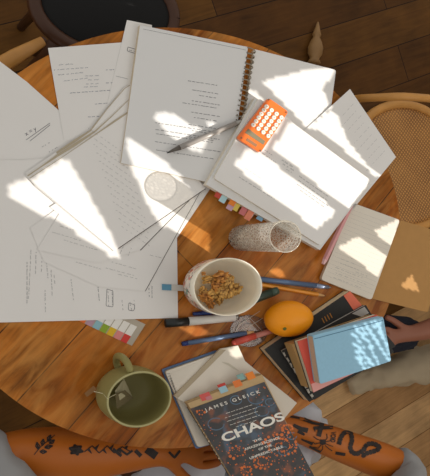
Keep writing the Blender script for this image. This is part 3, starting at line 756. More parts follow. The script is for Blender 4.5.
M_red = mat('coral_cover', (212, 84, 66), 0.6, var=0.05)
b4q = [(297.5, 341.5), (377, 314.5), (388, 357), (313.5, 392.5)]
b4 = book('book', 'thin coral and pink book directly under the light blue notebook', b4q, h, 0.014, M_bc, mat('light_pages', (214, 200, 172), 0.85, var=0.12, scale=260), None, 0.4, group=BS, front=M_red)
obj('pink_band', slab([bil(b4q, 0.002, .84), bil(b4q, .998, .84), bil(b4q, .998, .998), bil(b4q, 0.002, .998)], 0.0761, 0.0764), mat('pink_cover', (220, 156, 148), 0.6), b4)
h = 0.076
M_lb = mat('light_blue_cloth', (142, 186, 208), 0.6, var=0.07, scale=180)
b5q = [(312.8, 335.5), (383.2, 317), (391.3, 361), (320, 384.2)]
b5 = book('notebook', 'light blue hardcover notebook on top of the book stack', b5q, h, 0.021, M_lb, mat('notebook_pages', (206, 180, 150), 0.85, var=0.1, scale=260), 0, 2.4, cat='notebook', group=BS)
bm = bmesh.new(); ribbon(bm, [bil(b5q, 0.01, .075), bil(b5q, .99, .075)], 0.7, 0.0973); obj('hinge_groove', bm, mat('groove_blue', (72, 116, 142), 0.7), b5)

# lower blue notebook and white pages
M_bl2 = mat('denim_blue_cover', (86, 108, 142), 0.6)
bn = empty('open_notebook', at(205, 400, 0), 'blue-covered open notebook under the paperback, its left edge near the mug', 'notebook')
obj('cover', slab(rounded([(161.5, 369.5), (217, 350), (262, 430), (196, 449)], 2), 0.0002, 0.003), M_bl2, bn)
NQ = [(165, 371.5), (218, 353), (262, 432), (198, 447.5)]
obj('page_block', slab(rounded(NQ, 3), 0.003, 0.009, 1), [M_cream, M_edge], bn)
cp = curled('curled_page', '', [(170, 374), (216, 354), (221, 366), (178, 396)], 0.0092, lambda u, v: 0.004 * math.sin(math.pi * v) * (1 - u * 0.5), bn, M_cream)
bm = bmesh.new()
for k in range(6): scribble(bm, (190 + k * 3.2, 416 + k * 4.6), (20, -7), 14 + 3 * (k % 2), 0.0093, seed=k, amp=0.35, w=0.25)
for k in range(8): ribbon(bm, [(166.5 + k * 1.3, 374 + k * 2.6), (170 + k * 1.1, 373.5 + k * 2.0)], 0.6, 0.0093)
obj('handwriting', bm, M_pencil_ink, bn)
wq_ = [(174, 396), (220.5, 349), (238, 345.5), (245, 361), (257, 371), (297, 403), (284, 419), (240, 440), (197, 411)]
wp = obj('folded_pages', slab(wq_, 0.0092, 0.0150, 1), [M_cream, M_edge]); tag(wp, 'cream folded pages between the blue notebook and the paperback', 'pages')
obj('page_edge', slab([(174, 396), (220.5, 349), (226, 350), (178, 398)], 0.0150, 0.0156), mat('shaded_page_edge', (176, 160, 134), 0.8), wp, label='folded edge with painted shade')  # shadow of the fold painted as a tan strip
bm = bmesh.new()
ribbon(bm, [(222, 362), (228, 364), (234, 368), (239, 371)], [0.5, 2.2, 2.0, 0.4], 0.0160); obj('crease_shade', bm, mat('crease_shade_tone', (196, 186, 166), 0.8), wp)  # flat strip with the crease's shade put into its colour

# paperback
def cover_mat():
    m = bpy.data.materials.new('paperback_cover'); m.use_nodes = True
    nt = m.node_tree; N = nt.nodes; L = nt.links; b = N['Principled BSDF']; b.inputs['Roughness'].default_value = 0.45
    tc = N.new('ShaderNodeTexCoord')
    base = N.new('ShaderNodeRGB'); base.outputs[0].default_value = lin((46, 43, 42)); prev = base.outputs[0]
    for sc_, rgb, lo, off, w_ in ((22, (64, 82, 100), 0.56, 3.0, 0.05), (30, (120, 66, 40), 0.60, 9.0, 0.05), (26, (36, 33, 34), 0.55, 17.0, 0.05)):
        mp = N.new('ShaderNodeMapping'); mp.inputs['Location'].default_value = (off, off, off); L.new(tc.outputs['Object'], mp.inputs['Vector'])
        nz = N.new('ShaderNodeTexNoise'); nz.inputs['Scale'].default_value = sc_; nz.inputs['Detail'].default_value = 3; L.new(mp.outputs[0], nz.inputs['Vector'])
        mr = N.new('ShaderNodeMapRange'); mr.inputs['From Min'].default_value = lo - w_; mr.inputs['From Max'].default_value = lo + w_; L.new(nz.outputs['Fac'], mr.inputs['Value'])
        mx = N.new('ShaderNodeMix'); mx.data_type = 'RGBA'; L.new(mr.outputs[0], mx.inputs['Factor']); L.new(prev, mx.inputs['A']); mx.inputs['B'].default_value = lin(rgb); prev = mx.outputs['Result']
    L.new(prev, b.inputs['Base Color']); return m
PB = [(190.5, 409), (264.5, 382), (319, 485), (244, 497)]
PT = 0.034
pb = empty('paperback_book', at(250, 440, 0.0155), 'dark paperback titled CHAOS with orange spirals and page flags on top', 'book')
Wc = [at(x, y, PT) for x, y in PB]
obj('front_cover', prism_w(bmesh.new(), Wc, TZ + PT - 0.001), cover_mat(), pb)
pg = [at(x, y, PT - 0.001) for x, y in [(187.5, 403.5), (262, 374.5), (318, 485), (244, 496)]]
obj('page_block', prism_w(bmesh.new(), pg, TZ + 0.017), mat('tan_pages', (190, 160, 116), 0.85, var=0.1, scale=200), pb)
obj('back_cover', prism_w(bmesh.new(), [Vector((p.x, p.y, TZ + 0.017)) for p in Wc], TZ + 0.0158), M_bc, pb)
hT = PT + 0.0006
M_orpearl = mat('orange_print', (214, 108, 40), 0.5, var=0.5, scale=150); M_bluer = mat('blue_print', (78, 106, 128), 0.5, var=0.2, scale=90); M_wt = mat('white_print', (232, 226, 214), 0.5)
def disc(bm, c, r, h, n=12):
    bm.faces.new([bm.verts.new(at(c[0] + r * math.cos(2 * math.pi * k / n), c[1] + r * math.sin(2 * math.pi * k / n), h)) for k in range(n)])
bm = bmesh.new(); rnd = random.Random(11)
for cx, cy, r0, r1, turns, nn, a0 in ((281, 446, 16, 3, 2.3, 52, 3.4), (288, 428, 6, 2, 1.4, 16, 1.0), (262, 462, 9, 3, 1.6, 22, 0.4), (247, 470, 7, 2, 1.2, 14, 1), (200, 412, 4, 2, 1, 7, 0), (238, 452, 9, 4, 1.1, 14, 2)):
    for k in range(nn):
        t = k / nn; a = a0 + turns * 2 * math.pi * t; r = r0 + (r1 - r0) * t
        disc(bm, (cx + r * 1.15 * math.cos(a) + rnd.uniform(-.5, .5), cy + r * 0.8 * math.sin(a) + rnd.uniform(-.5, .5)), rnd.uniform(0.7, 1.9) * (1 - 0.55 * t), hT - 0.0002)
for k in range(300):
    u, v = rnd.random(), rnd.random() * 0.9
    if (0.12 < u < 0.82 and v < 0.34) or rnd.random() > 0.25 + abs(u - .45) * 1.4 + max(0, v - .4): continue
    p = bil(PB, u * 0.96 + 0.02, v + 0.02); disc(bm, p, rnd.uniform(0.3, 0.8), hT - 0.0003, 7)
obj('orange_cover_dots', bm, M_orpearl, pb)
bm = bmesh.new()
for cx, cy, r in ((256, 398, 7), (262, 411, 6), (216, 424, 7), (244, 428, 5), (270, 402, 4), (228, 436, 5), (284, 451, 5), (292, 436, 4), (236, 400, 5)):
    ribbon(bm, [(cx + r * 1.15 * math.cos(t), cy + r * .85 * math.sin(t)) for t in [2 * math.pi * k / 24 for k in range(21)]], 0.9, hT - 0.0004)
obj('blue_cover_rings', bm, M_bluer, pb)
bm = bmesh.new(); upv = (-25, -47)
def line(s, a, b, size, bold=0.0):
    d = Vector(b) - Vector(a); w_ = text_w(s); text_px(bm, s, a, d, size, hT, up=upv, bold=bold, sx=d.length / (w_ * size))
line('CHAOS', (223.5, 442.5), (284, 419.8), 12.2, 0.028)
line('J A M E S   G L E I C K', (206, 411.5), (261, 392.5), 4.7, 0.012)
for k, (a, b) in enumerate([((226, 413.5), (252, 404.8)), ((225, 418), (257, 407.5)), ((227, 421.5), (259, 411)), ((230, 425), (260, 415)), ((236, 427), (257, 420))]):
    scribble(bm, a, Vector(b) - Vector(a), (Vector(b) - Vector(a)).length, hT, seed=k, amp=0.45, w=0.38, gap=1.0, word=(2, 5), step=0.45)
line('THE', (253.5, 442.5), (262, 439.5), 3.2, 0.02)
line('AMAZING SCIENCE', (245, 450.5), (280, 438.5), 3.4, 0.02)
line('OF THE', (259, 450.5), (272, 446), 3.2, 0.02)
line('UNPREDICTABLE', (250, 459.5), (283, 447.5), 3.4, 0.02)
obj('cover_lettering', bm, M_wt, pb)
bm = bmesh.new()
for k in range(12):
    p = Vector((196, 420)) + Vector((28, 47)) * (k / 11.0); disc(bm, p, rnd.uniform(0.5, 1.0), hT, 6)
obj('worn_spine_flecks', bm, mat('fleck', (196, 176, 150), 0.7), pb)
d1 = Vector((74, -27)).normalized(); d2 = Vector((25, 47)).normalized()
for c, w_, l_, rgb, nm in [((205.5, 396.5), 10.5, 7, (206, 84, 76), 'coral red'), ((209, 398), 6, 4, (196, 120, 126), 'rose'), ((222, 386), 8, 5, (190, 52, 38), 'red'), ((223.3, 389.5), 8, 6.5, (150, 186, 196), 'pale blue'),
                           ((237.5, 383.5), 8, 7, (222, 116, 40), 'orange'), ((241, 377), 7, 6.5, (130, 164, 156), 'teal'), ((250.5, 375.8), 8, 7.5, (230, 128, 28), 'bright orange')]:
    hh = PT - 0.0005 + (0.0004 if nm in ('pale blue', 'rose') else 0)
    obj('page_flag', slab(tabq(c, w_, l_, d1, d2), hh - 0.0003, hh), mat('pbflag_' + nm.replace(' ', '_'), rgb, 0.5, var=0.04), pb, label=nm + ' page flag')

# ---------------------------------------------------------------- mug and tea bag
HM = 0.088
mr_ = at(139.8, 399.3, HM); mb = Vector((mr_.x, mr_.y, TZ)); sx, sy = sxy(139.8, 399.3, HM); mA, mB = 32.4 * sx, 28.0 * sy
M_mug = mat('sage_glaze', (144, 134, 82), 0.45, var=0.05, scale=18, coat=0.0, spec=0.25)
M_mugrim = mat('sage_rim', (172, 164, 112), 0.35, var=0.04, coat=0.25)
mug = empty('mug', mb, 'sage green ceramic mug with a tea bag inside, at the lower left', 'mug')
prof = [(0.72, 0.0005), (0.84, 0.003), (0.95, 0.012), (1.03, 0.030), (1.05, 0.048), (1.03, 0.066), (1.0, HM - 0.004), (0.985, HM - 0.0005)]
inn = [(0.945, HM - 0.0005), (0.93, HM - 0.005), (0.95, 0.066), (0.96, 0.048), (0.94, 0.030), (0.84, 0.014), (0.6, 0.009), (0.3, 0.008), (0.02, 0.008)]
obj('cup', oval(bmesh.new(), mb, prof + inn, mA, mB, 64, True, True), M_mug, mug, True)
obj('rim', tube(bmesh.new(), [mb + Vector((mA * 0.966 * math.cos(t), mB * 0.966 * math.sin(t), HM - 0.0005)) for t in [2 * math.pi * k / 64 for k in range(65)]], 0.0019, 8, False), M_mugrim, mug, True)
bm = bmesh.new()
ha = math.radians(104); hd = Vector((math.cos(ha), math.sin(ha), 0))
hp = [(0.93, 0.006), (1.16, 0.008), (1.38, 0.020), (1.47, 0.040), (1.46, 0.060), (1.34, 0.076), (1.14, 0.081), (0.95, 0.077)]
hpts = [mb + Vector((hd.x * mA * r, hd.y * mB * r, z)) for r, z in hp]
def smooth_path(P, n=5):
    out = []
    for i in range(len(P) - 1):
        p0, p1, p2, p3 = P[max(i - 1, 0)], P[i], P[i + 1], P[min(i + 2, len(P) - 1)]
        for k in range(n):
            t = k / n
            out.append(0.5 * ((2 * p1) + (p2 - p0) * t + (2 * p0 - 5 * p1 + 4 * p2 - p3) * t * t + (3 * p1 - p0 - 3 * p2 + p3) * t ** 3))
    out.append(P[-1]); return out
tube(bm, smooth_path(hpts), 0.0062, 14)
obj('handle', bm, M_mug, mug, True)
tb = empty('tea_bag', at(125, 392, 0.03), 'tea bag in the mug with a string over the rim and a brown tag', 'tea bag')
M_tea = mat('tea_paper', (176, 166, 132), 0.8, var=0.12, scale=150); M_teal = mat('tea_leaves', (104, 92, 62), 0.85, var=0.35, scale=500)
def inside(px, py, h): return at(px, py, h)
bm = bmesh.new()
tri = [(115, 391, .058), (124, 378.5, .040), (133, 398, .030), (117, 408, .050)]
vt = [bm.verts.new(inside(*t)) for t in tri]; cvt = bm.verts.new(inside(122, 394, 0.058))
for i in range(4): bm.faces.new((vt[i], vt[(i + 1) % 4], cvt))
obj('pouch', bm, M_tea, tb)
bm = bmesh.new()
tri = [(115, 394, .061), (125, 390, .060), (133.5, 398, .038), (117, 409, .056)]
bm.faces.new([bm.verts.new(inside(*t)) for t in tri]); obj('tea_leaves', bm, M_teal, tb)
rl = mb + Vector((mA * math.cos(math.radians(172)), mB * math.sin(math.radians(172)), HM + 0.002))
tagp = at(94, 391.5, 0.052)
bm = tube(bmesh.new(), [at(116, 394, .060), rl, at(103, 393.5, 0.066), tagp], 0.0006, 5); obj('string', bm, mat('string', (206, 196, 160), 0.8), tb)
obj('paper_tag', slab([(84.5, 393.5), (93.5, 385.8), (97.5, 389.5), (87, 397)], 0.046, 0.0468), mat('tag_brown', (142, 100, 58), 0.7), tb)

# ---------------------------------------------------------------- chairs
M_lw = mat('honey_wood', (198, 140, 70), 0.45, var=0.2, scale=25)
M_seat = mat('black_seat', (16, 14, 12), 0.8, var=0.2)
M_mid = mat('brown_wood', (72, 40, 17), 0.45, var=0.25, scale=20)
def ring_pts(c, A, B, z, a0=0, a1=2 * math.pi, n=40):
    return [Vector((c.x + A * math.cos(a0 + (a1 - a0) * k / n), c.y + B * math.sin(a0 + (a1 - a0) * k / n), z)) for k in range(n + 1)]
hs = -0.30
c1 = at(108, 8, hs); sx, sy = sxy(108, 8, hs)
ch = empty('bentwood_chair', (c1.x, c1.y, 0), 'wooden chair with a round black seat beyond the upper left of the table', 'chair')
A1, B1 = 66 * sx, 44 * sy
obj('seat', oval(bmesh.new(), Vector((c1.x, c1.y, 0)), [(0.02, TZ + hs - 0.03), (1, TZ + hs - 0.03), (1.0, TZ + hs - 0.005), (0.9, TZ + hs), (0.02, TZ + hs + 0.002)], A1, B1, 48, True, True), M_seat, ch, True)
obj('seat_ring', tube(bmesh.new(), ring_pts(c1, A1 * 1.05, B1 * 1.07, TZ + hs - 0.01), 0.016, 10, False), M_mid, ch, True)
for k in range(4):
    a = math.pi / 4 + k * math.pi / 2; d = Vector((math.cos(a) * A1, math.sin(a) * B1, 0))
    obj('leg', tube(bmesh.new(), [Vector((c1.x, c1.y, TZ + hs - 0.02)) + d * 0.85, Vector((c1.x, c1.y, 0)) + d * 1.05], [0.017, 0.012], 10), M_mid, ch, True)
p0, p1 = at(-14, 74, -0.20), at(43, 41, -0.22)
obj('arm_rail', tube(bmesh.new(), [p0, p0.lerp(p1, .5) + Vector((0, 0, .004)), p1], [0.017, 0.016, 0.010], 10, True, 0.5), M_lw, ch, True)
for p in (p0, p1): obj('rail_post', tube(bmesh.new(), [p, Vector((p.x, p.y, TZ + hs - 0.01))], 0.009, 10), M_mid, ch, True)

# wicker chair on the right
def wicker():
    m = bpy.data.materials.new('woven_cane'); m.use_nodes = True
    nt = m.node_tree; N = nt.nodes; L = nt.links; b = N['Principled BSDF']; b.inputs['Roughness'].default_value = 0.6
    tc = N.new('ShaderNodeTexCoord'); prev = None; fs = []
    for ro in (0.6, -0.9):
        mp = N.new('ShaderNodeMapping'); mp.inputs['Rotation'].default_value = (0, 0, ro); L.new(tc.outputs['Object'], mp.inputs['Vector'])
        wv = N.new('ShaderNodeTexWave'); wv.inputs['Scale'].default_value = 42; wv.inputs['Distortion'].default_value = 3; L.new(mp.outputs[0], wv.inputs['Vector']); fs.append(wv)
    mu = N.new('ShaderNodeMath'); mu.operation = 'MULTIPLY'; L.new(fs[0].outputs['Fac'], mu.inputs[0]); L.new(fs[1].outputs['Fac'], mu.inputs[1])
    nz = N.new('ShaderNodeTexNoise'); nz.inputs['Scale'].default_value = 8; L.new(tc.outputs['Object'], nz.inputs['Vector'])
    ad = N.new('ShaderNodeMath'); ad.operation = 'ADD'; L.new(mu.outputs[0], ad.inputs[0]); L.new(nz.outputs['Fac'], ad.inputs[1])
    cr = N.new('ShaderNodeMapRange'); cr.inputs['From Min'].default_value = 0.3; cr.inputs['From Max'].default_value = 1.2; L.new(ad.outputs[0], cr.inputs['Value'])
    mx = N.new('ShaderNodeMix'); mx.data_type = 'RGBA'; mx.inputs['A'].default_value = lin((104, 60, 20)); mx.inputs['B'].default_value = lin((206, 148, 78)); L.new(cr.outputs[0], mx.inputs['Factor'])
    L.new(mx.outputs['Result'], b.inputs['Base Color']); return m
hs = -0.28
c2 = at(408, 166, hs); sx, sy = sxy(408, 166, hs); A2, B2 = 55 * sx, 62 * sy
wc = empty('wicker_chair', (c2.x, c2.y, 0), 'honey coloured round wicker chair at the right behind the loose page', 'chair')
obj('seat', oval(bmesh.new(), Vector((c2.x, c2.y, 0)), [(0.02, TZ + hs - 0.02), (0.98, TZ + hs - 0.02), (0.98, TZ + hs - 0.004), (0.85, TZ + hs), (0.4, TZ + hs - 0.006), (0.02, TZ + hs - 0.008)], A2, B2, 48, True, True), wicker(), wc, True)
obj('seat_rim', tube(bmesh.new(), ring_pts(c2, A2, B2, TZ + hs - 0.006), 0.012, 10, False), M_lw, wc, True)
for k in range(4):
    a = math.pi / 4 + k * math.pi / 2; d = Vector((math.cos(a) * A2, math.sin(a) * B2, 0))
    obj('leg', tube(bmesh.new(), [Vector((c2.x, c2.y, TZ + hs - 0.02)) + d * 0.85, Vector((c2.x, c2.y, 0)) + d * 0.95], [0.017, 0.013], 10), M_lw, wc, True)
hb = -0.10
obj('back_hoop', tube(bmesh.new(), smooth_path([at(350, 102, -0.28), at(356, 99, -0.2), at(378, 97.5, -0.14), at(411, 97, -0.10), at(450, 104, -0.12), at(470, 130, -0.2), at(468, 150, -0.28)]), 0.0095, 10), M_lw, wc, True)

# turned wooden spindle standing on the floor
pa, pb_ = at(314, 64, -TZ + 0.024), at(318, 22, -TZ + 0.014)
fpf = [(0.0, .6), (.04, .9), (.12, .6), (.25, 1.0), (.38, 1.05), (.52, .8), (.64, .45), (.7, .62), (.8, .42), (.92, .25), (1.0, .1)]
bm = tube(bmesh.new(), [pa.lerp(pb_, t) for t, r in fpf], [0.024 * r for t, r in fpf], 20)
tag(obj('turned_finial', bm, mat('pale_turned_wood', (150, 112, 66), 0.5, var=0.15), None, True), 'pale turned wooden spindle lying on the dark floor above the notebook', 'wooden spindle')

# ---------------------------------------------------------------- people
def skin_body(name, verts, edges, root_i, m, parent, sub=2):
    me = bpy.data.meshes.new(name); me.from_pydata([v[0] for v in verts], edges, [])
    o = bpy.data.objects.new(name, me); COL.objects.link(o)
    md = o.modifiers.new('Skin', 'SKIN'); md.use_smooth_shade = True; md.branch_smoothing = 0.5
    for i, v in enumerate(verts):
        sv = me.skin_vertices[0].data[i]; r = v[1]; sv.radius = r if isinstance(r, tuple) else (r, r); sv.use_root = (i == root_i)
    sb = o.modifiers.new('Subd', 'SUBSURF'); sb.levels = sub; sb.render_levels = sub
    dg = bpy.context.evaluated_depsgraph_get(); dg.update()
    me2 = bpy.data.meshes.new_from_object(o.evaluated_get(dg))
    o.modifiers.clear(); o.data = me2; bpy.data.meshes.remove(me)
    me2.materials.clear(); me2.materials.append(m)
    for p in me2.polygons: p.use_smooth = True
    bv = BVHTree.FromPolygons([v.co.copy() for v in me2.vertices], [list(p.vertices) for p in me2.polygons])
    if parent is not None:
        o.parent = parent; me2.transform(Matrix.Translation(-Vector(parent.location)))
    return o, bv
M_skin = mat('tanned_skin', (182, 98, 20), 0.5, var=0.10, scale=14)
M_skin2 = mat('fair_skin', (150, 94, 70), 0.5, var=0.08, scale=14)
M_shirt = mat('grey_shirt', (150, 148, 146), 0.8, var=0.12, scale=14, bump=0.6)
M_trous = mat('light_grey_trousers', (206, 206, 210), 0.4, var=0.15, scale=12, bump=0.8)
M_ink2 = mat('tattoo_ink', (44, 33, 27), 0.6)
V = Vector
def add_hand(vs, es, wrist_i, wrist, d, up, sz=1.0, curl=0.5, thumb=1):
    """palm, five bent fingers of unequal length, thumb from the side of the palm"""
    d = d.normalized(); side_ = d.cross(up).normalized() * thumb; upn = side_.cross(d).normalized() * thumb
    k0 = len(vs); vs.append((wrist + d * 0.035 * sz, (0.024 * sz, 0.017 * sz))); es.append((wrist_i, k0))
    vs.append((wrist + d * 0.075 * sz, (0.033 * sz, 0.014 * sz))); es.append((k0, k0 + 1))
    for f, (off, L) in enumerate(((-0.030, 0.060), (-0.010, 0.072), (0.010, 0.076), (0.029, 0.068))):
        b = wrist + d * 0.088 * sz + side_ * off * sz
        i = len(vs); vs.append((b, 0.010 * sz)); es.append((k0 + 1, i)); p = b; dd = d.copy()
        for s_ in range(3):
            dd = (dd - upn * curl * (0.7 + 0.15 * s_)).normalized(); p = p + dd * L * sz * (0.42, 0.32, 0.26)[s_]
            vs.append((p, (0.0092, 0.0084, 0.0070)[s_] * sz)); es.append((i, len(vs) - 1)); i = len(vs) - 1
    b = wrist + d * 0.035 * sz + side_ * 0.030 * sz - upn * 0.004
    i = len(vs); vs.append((b, 0.013 * sz)); es.append((k0, i)); p = b; dd = (d * 0.6 + side_ * 0.8).normalized()
    for s_, L in enumerate((0.034, 0.028)):
        dd = (dd + d * 0.35 - upn * 0.15).normalized(); p = p + dd * L * sz; vs.append((p, (0.0105, 0.0085)[s_] * sz)); es.append((i, len(vs) - 1)); i = len(vs) - 1

def head_and_hair(person, neck_top, face_dir, m, hair):
    c = neck_top + V((0, 0, 0.105)) + face_dir * 0.02
    bm = bmesh.new(); bmesh.ops.create_uvsphere(bm, u_segments=32, v_segments=24, radius=1)
    r_ = face_dir.cross(V((0, 0, 1))).normalized()
    for v in bm.verts:
        p = v.co.copy(); f = p.y; x = p.x; z = p.z
        k = V((x * 0.074, f * 0.094, z * 0.118))
        if z < -0.2: k.x *= 1 - 0.32 * (-z - 0.2); k.y *= 1 - 0.12 * (-z - 0.2)
        if f > 0.6:
            k.y += 0.020 * math.exp(-(x / 0.14) ** 2 - ((z + 0.12) / 0.16) ** 2)
            k.y -= 0.008 * (math.exp(-((abs(x) - 0.36) / 0.16) ** 2 - ((z - 0.05) / 0.10) ** 2))
            k.y += 0.005 * math.exp(-(x / 0.25) ** 2 - ((z + 0.42) / 0.06) ** 2)
        if abs(x) > 0.93 and abs(z) < 0.3: k.x *= 1.14
        v.co = c + r_ * k.x + face_dir * k.y + V((0, 0, k.z))
    hd_ = obj('head', bm, m, person, True)
    bm = bmesh.new(); bmesh.ops.create_uvsphere(bm, u_segments=32, v_segments=24, radius=1)
    dele = []
    for v in bm.verts:
        p = v.co.copy()
        if p.z < 0.45 and p.y > 0.1 - 0.2 * p.z or p.z < -0.55: dele.append(v)
        v.co = c + r_ * p.x * 0.083 + face_dir * (p.y * 0.101 - 0.006) + V((0, 0, p.z * 0.125 + 0.006))
    bmesh.ops.delete(bm, geom=dele, context='VERTS'); obj('hair', bm, hair, person, True)
    for s_ in (-1, 1):
        bm = bmesh.new(); bmesh.ops.create_icosphere(bm, subdivisions=2, radius=0.0105, matrix=Matrix.Translation(c + r_ * s_ * 0.028 + face_dir * 0.079 + V((0, 0, 0.006))))
        obj('eye', bm, mat('eye_white', (225, 220, 212), 0.3), hd_, True)

# the person at the lower edge: forearms under the table edge
E = at(200, 448, 0)
pel = V((E.x, E.y - 0.32, 0.52))
person = empty('person', (E.x, E.y - 0.32, 0), 'person with tattooed forearms and grey clothes seated at the lower table edge', 'person')
elR, wrR = at(404, 469, -0.075), at(284, 424, -0.085)
elL, wrL = at(-14, 456, -0.085), at(160, 452, -0.095)
shR, shL = V((E.x + 0.20, E.y - 0.34, 1.06)), V((E.x - 0.20, E.y - 0.34, 1.06))
chest = V((E.x, E.y - 0.35, 0.98)); waist = V((E.x, E.y - 0.36, 0.70)); neck = V((E.x, E.y - 0.34, 1.13)); ntop = V((E.x, E.y - 0.31, 1.19))
px_ = 0.0019
vs = [(pel, (0.15, 0.11)), (waist, (0.13, 0.10)), (chest, (0.15, 0.11)), (neck, 0.055), (ntop, 0.05),
      (shR, 0.055), (elR, 0.046), (elR.lerp(wrR, 0.28), 0.043), (elR.lerp(wrR, 0.62), 0.037), (wrR, 0.027),
      (shL, 0.055), (elL, 0.050), (elL.lerp(wrL, 0.28), 0.056), (elL.lerp(wrL, 0.62), 0.050), (wrL, 0.028)]
es = [(0, 1), (1, 2), (2, 3), (3, 4), (2, 5), (5, 6), (6, 7), (7, 8), (8, 9), (2, 10), (10, 11), (11, 12), (12, 13), (13, 14)]
add_hand(vs, es, 9, wrR, wrR - elR, V((0, 0, 1)), 1.0, 0.3, -1)
add_hand(vs, es, 14, wrL, wrL - elL, V((0, 0, 1)), 1.0, 0.3, 1)
def leg(vs, es, hip_i, hip, knee, ank, toe):
    i = len(vs)
    vs += [(hip, 0.085), (hip.lerp(knee, 0.5), 0.076), (knee, 0.060), (knee.lerp(ank, 0.35), 0.055), (ank, 0.036), (ank + (toe - ank) * 0.5 + V((0, 0, -0.015)), (0.036, 0.026)), (toe, (0.034, 0.018))]
    es.append((hip_i, i)); es.extend((i + k, i + k + 1) for k in range(6))
knR, knL = at(306, 424, -0.19), at(208, 446, -0.19)
hipR, hipL = pel + V((0.10, 0.03, 0)), pel + V((-0.10, 0.03, 0))
ankR, ankL = V((knR.x + 0.02, knR.y - 0.05, 0.09)), V((knL.x - 0.02, knL.y - 0.05, 0.09))
leg(vs, es, 0, hipR, knR, ankR, ankR + V((0.02, 0.15, -0.055))); leg(vs, es, 0, hipL, knL, ankL, ankL + V((-0.02, 0.15, -0.055)))
body, bvh = skin_body('body', vs, es, 0, M_skin, person)
def cloth(name, pts, m, parent, edges=None, sub=2, wob=0.0, seed=0):
    ed = edges or [(i, i + 1) for i in range(len(pts) - 1)]
    o, b = skin_body(name, pts, ed, 0, m, parent, sub)
    if wob:
        for v in o.data.vertices: v.co += v.normal * wob * noise.noise(v.co * 16 + Vector((seed, 0, 0)))
        for v in o.data.vertices: v.co += v.normal * wob * 0.6 * noise.noise(v.co * 40 + Vector((0, seed, 0)))
    return o
cloth('shirt', [(pel + V((0, 0, 0.02)), (0.165, 0.13)), (waist, (0.15, 0.12)), (chest, (0.17, 0.13)), (neck - V((0, 0, 0.03)), 0.075), (shR, 0.075), (shR.lerp(elR, 0.6), 0.070), (elR, 0.060), (elR.lerp(wrR, 0.13), 0.060), (shL, 0.075), (shL.lerp(elL, 0.6), 0.070), (elL, 0.062), (elL.lerp(wrL, 0.13), 0.062)],
      M_shirt, person, [(0, 1), (1, 2), (2, 3), (2, 4), (4, 5), (5, 6), (6, 7), (2, 8), (8, 9), (9, 10), (10, 11)], 3, 0.008)
cloth('trousers', [(pel, (0.17, 0.13)), (hipR, 0.10), (hipR.lerp(knR, 0.5), 0.095), (knR, 0.078), (knR.lerp(ankR, 0.5), 0.072), (ankR + V((0, 0, 0.02)), 0.06), (hipL, 0.10), (hipL.lerp(knL, 0.5), 0.095), (knL, 0.078), (knL.lerp(ankL, 0.5), 0.072), (ankL + V((0, 0, 0.02)), 0.06)],
      M_trous, person, [(0, 1), (1, 2), (2, 3), (3, 4), (4, 5), (0, 6), (6, 7), (7, 8), (8, 9), (9, 10)], 3, 0.022, 4)
head_and_hair(person, ntop - V((0, 0, 0.02)), V((0, 1, 0)), M_skin, mat('brown_hair', (58, 38, 24), 0.6, var=0.3, scale=60))

# tattoos laid on the forearm skin
def on_skin(x, y):
    d = ray(x, y).normalized(); hit = bvh.ray_cast(CP, d)
    if hit[0] is None: return None
    n = hit[1]
    if n.dot(d) > 0: n = -n
    return hit[0] + n * 0.0012
def dense(pts, st=0.8):
    out = [Vector(pts[0])]
    for a, b in zip(pts, pts[1:]):
        a, b = Vector(a), Vector(b); k = max(1, int((b - a).length / st))
        for i in range(1, k + 1): out.append(a.lerp(b, i / k))
    return out
def tattoo(name, strokes, parent, text=None):
    bm = bmesh.new()
    for pts, w in strokes:
        P = dense(pts)
        ww = [w[0] + (w[1] - w[0]) * i / max(1, len(P) - 1) for i in range(len(P))] if isinstance(w, tuple) else w
        ribbon(bm, P, ww, fn=on_skin)
    if text:
        s, org, d, sz, sx_ = text
        text_px(bm, s, org, d, sz, 0, fn=lambda x, y: on_skin(x, y) or at(x, y, -0.1), sx=sx_, bold=0.03)
    obj(name, bm, M_ink2, parent)
def z7(x, y): return (280 + x / 6.143, 390 + y / 6.143)
tattoo('cross_tattoo', [([z7(258, 205), z7(235, 285)], 4.6), ([z7(205, 235), z7(325, 232)], 3.4), ([z7(205, 230), z7(215, 255)], 1.2)], body)
tattoo('lettering_tattoo', [], body, ('VOID', z7(314, 256), (-0.1, 1), 7.0, 0.62))
sp = [([z7(262, 305), z7(268, 335)], (3.0, 4.6)), ([z7(245, 318), z7(280, 318)], 4.5)]
for a, b, c in (((250, 310), (225, 300), (205, 285)), ((250, 322), (215, 330), (200, 318)), ((252, 335), (235, 355), (205, 350)), ((262, 340), (262, 360), (250, 375)), ((275, 310), (290, 295), (285, 270)), ((280, 318), (305, 312), (330, 300)), ((280, 328), (305, 340), (325, 345)), ((275, 338), (300, 360), (320, 372))):
    sp.append(([z7(*a), z7(*b), z7(*c)], 0.8))
tattoo('spider_tattoo', sp, body)
sn = [(352, 428), (349, 433), (346, 441), (345, 446), (342, 444)]
snake = [(338.6,444.5),(341,437),(345.5,432.5),(350.5,434),(351.7,440.5),(350,447),(352,452),(357,453.5),(363,450),(366,445.5),(371,443.8),(377,445.5),(379,448.5),(374.5,451),(366,453.5),(361,457.5)]
V2 = [Vector(p) for p in snake]
sm = []
for i in range(len(V2) - 1):
    p0, p1, p2, p3 = V2[max(i - 1, 0)], V2[i], V2[i + 1], V2[min(i + 2, len(V2) - 1)]
    for k in range(5):
        t = k / 5; sm.append(0.5 * ((2 * p1) + (p2 - p0) * t + (2 * p0 - 5 * p1 + 4 * p2 - p3) * t * t + (3 * p1 - p0 - 3 * p2 + p3) * t ** 3))
SD = dense(sm, 0.32)
tattoo('snake_tattoo', [(SD[k:k + 9], 4.6) for k in range(0, len(SD) - 9, 10)] + [(sm, 3.2)], body)
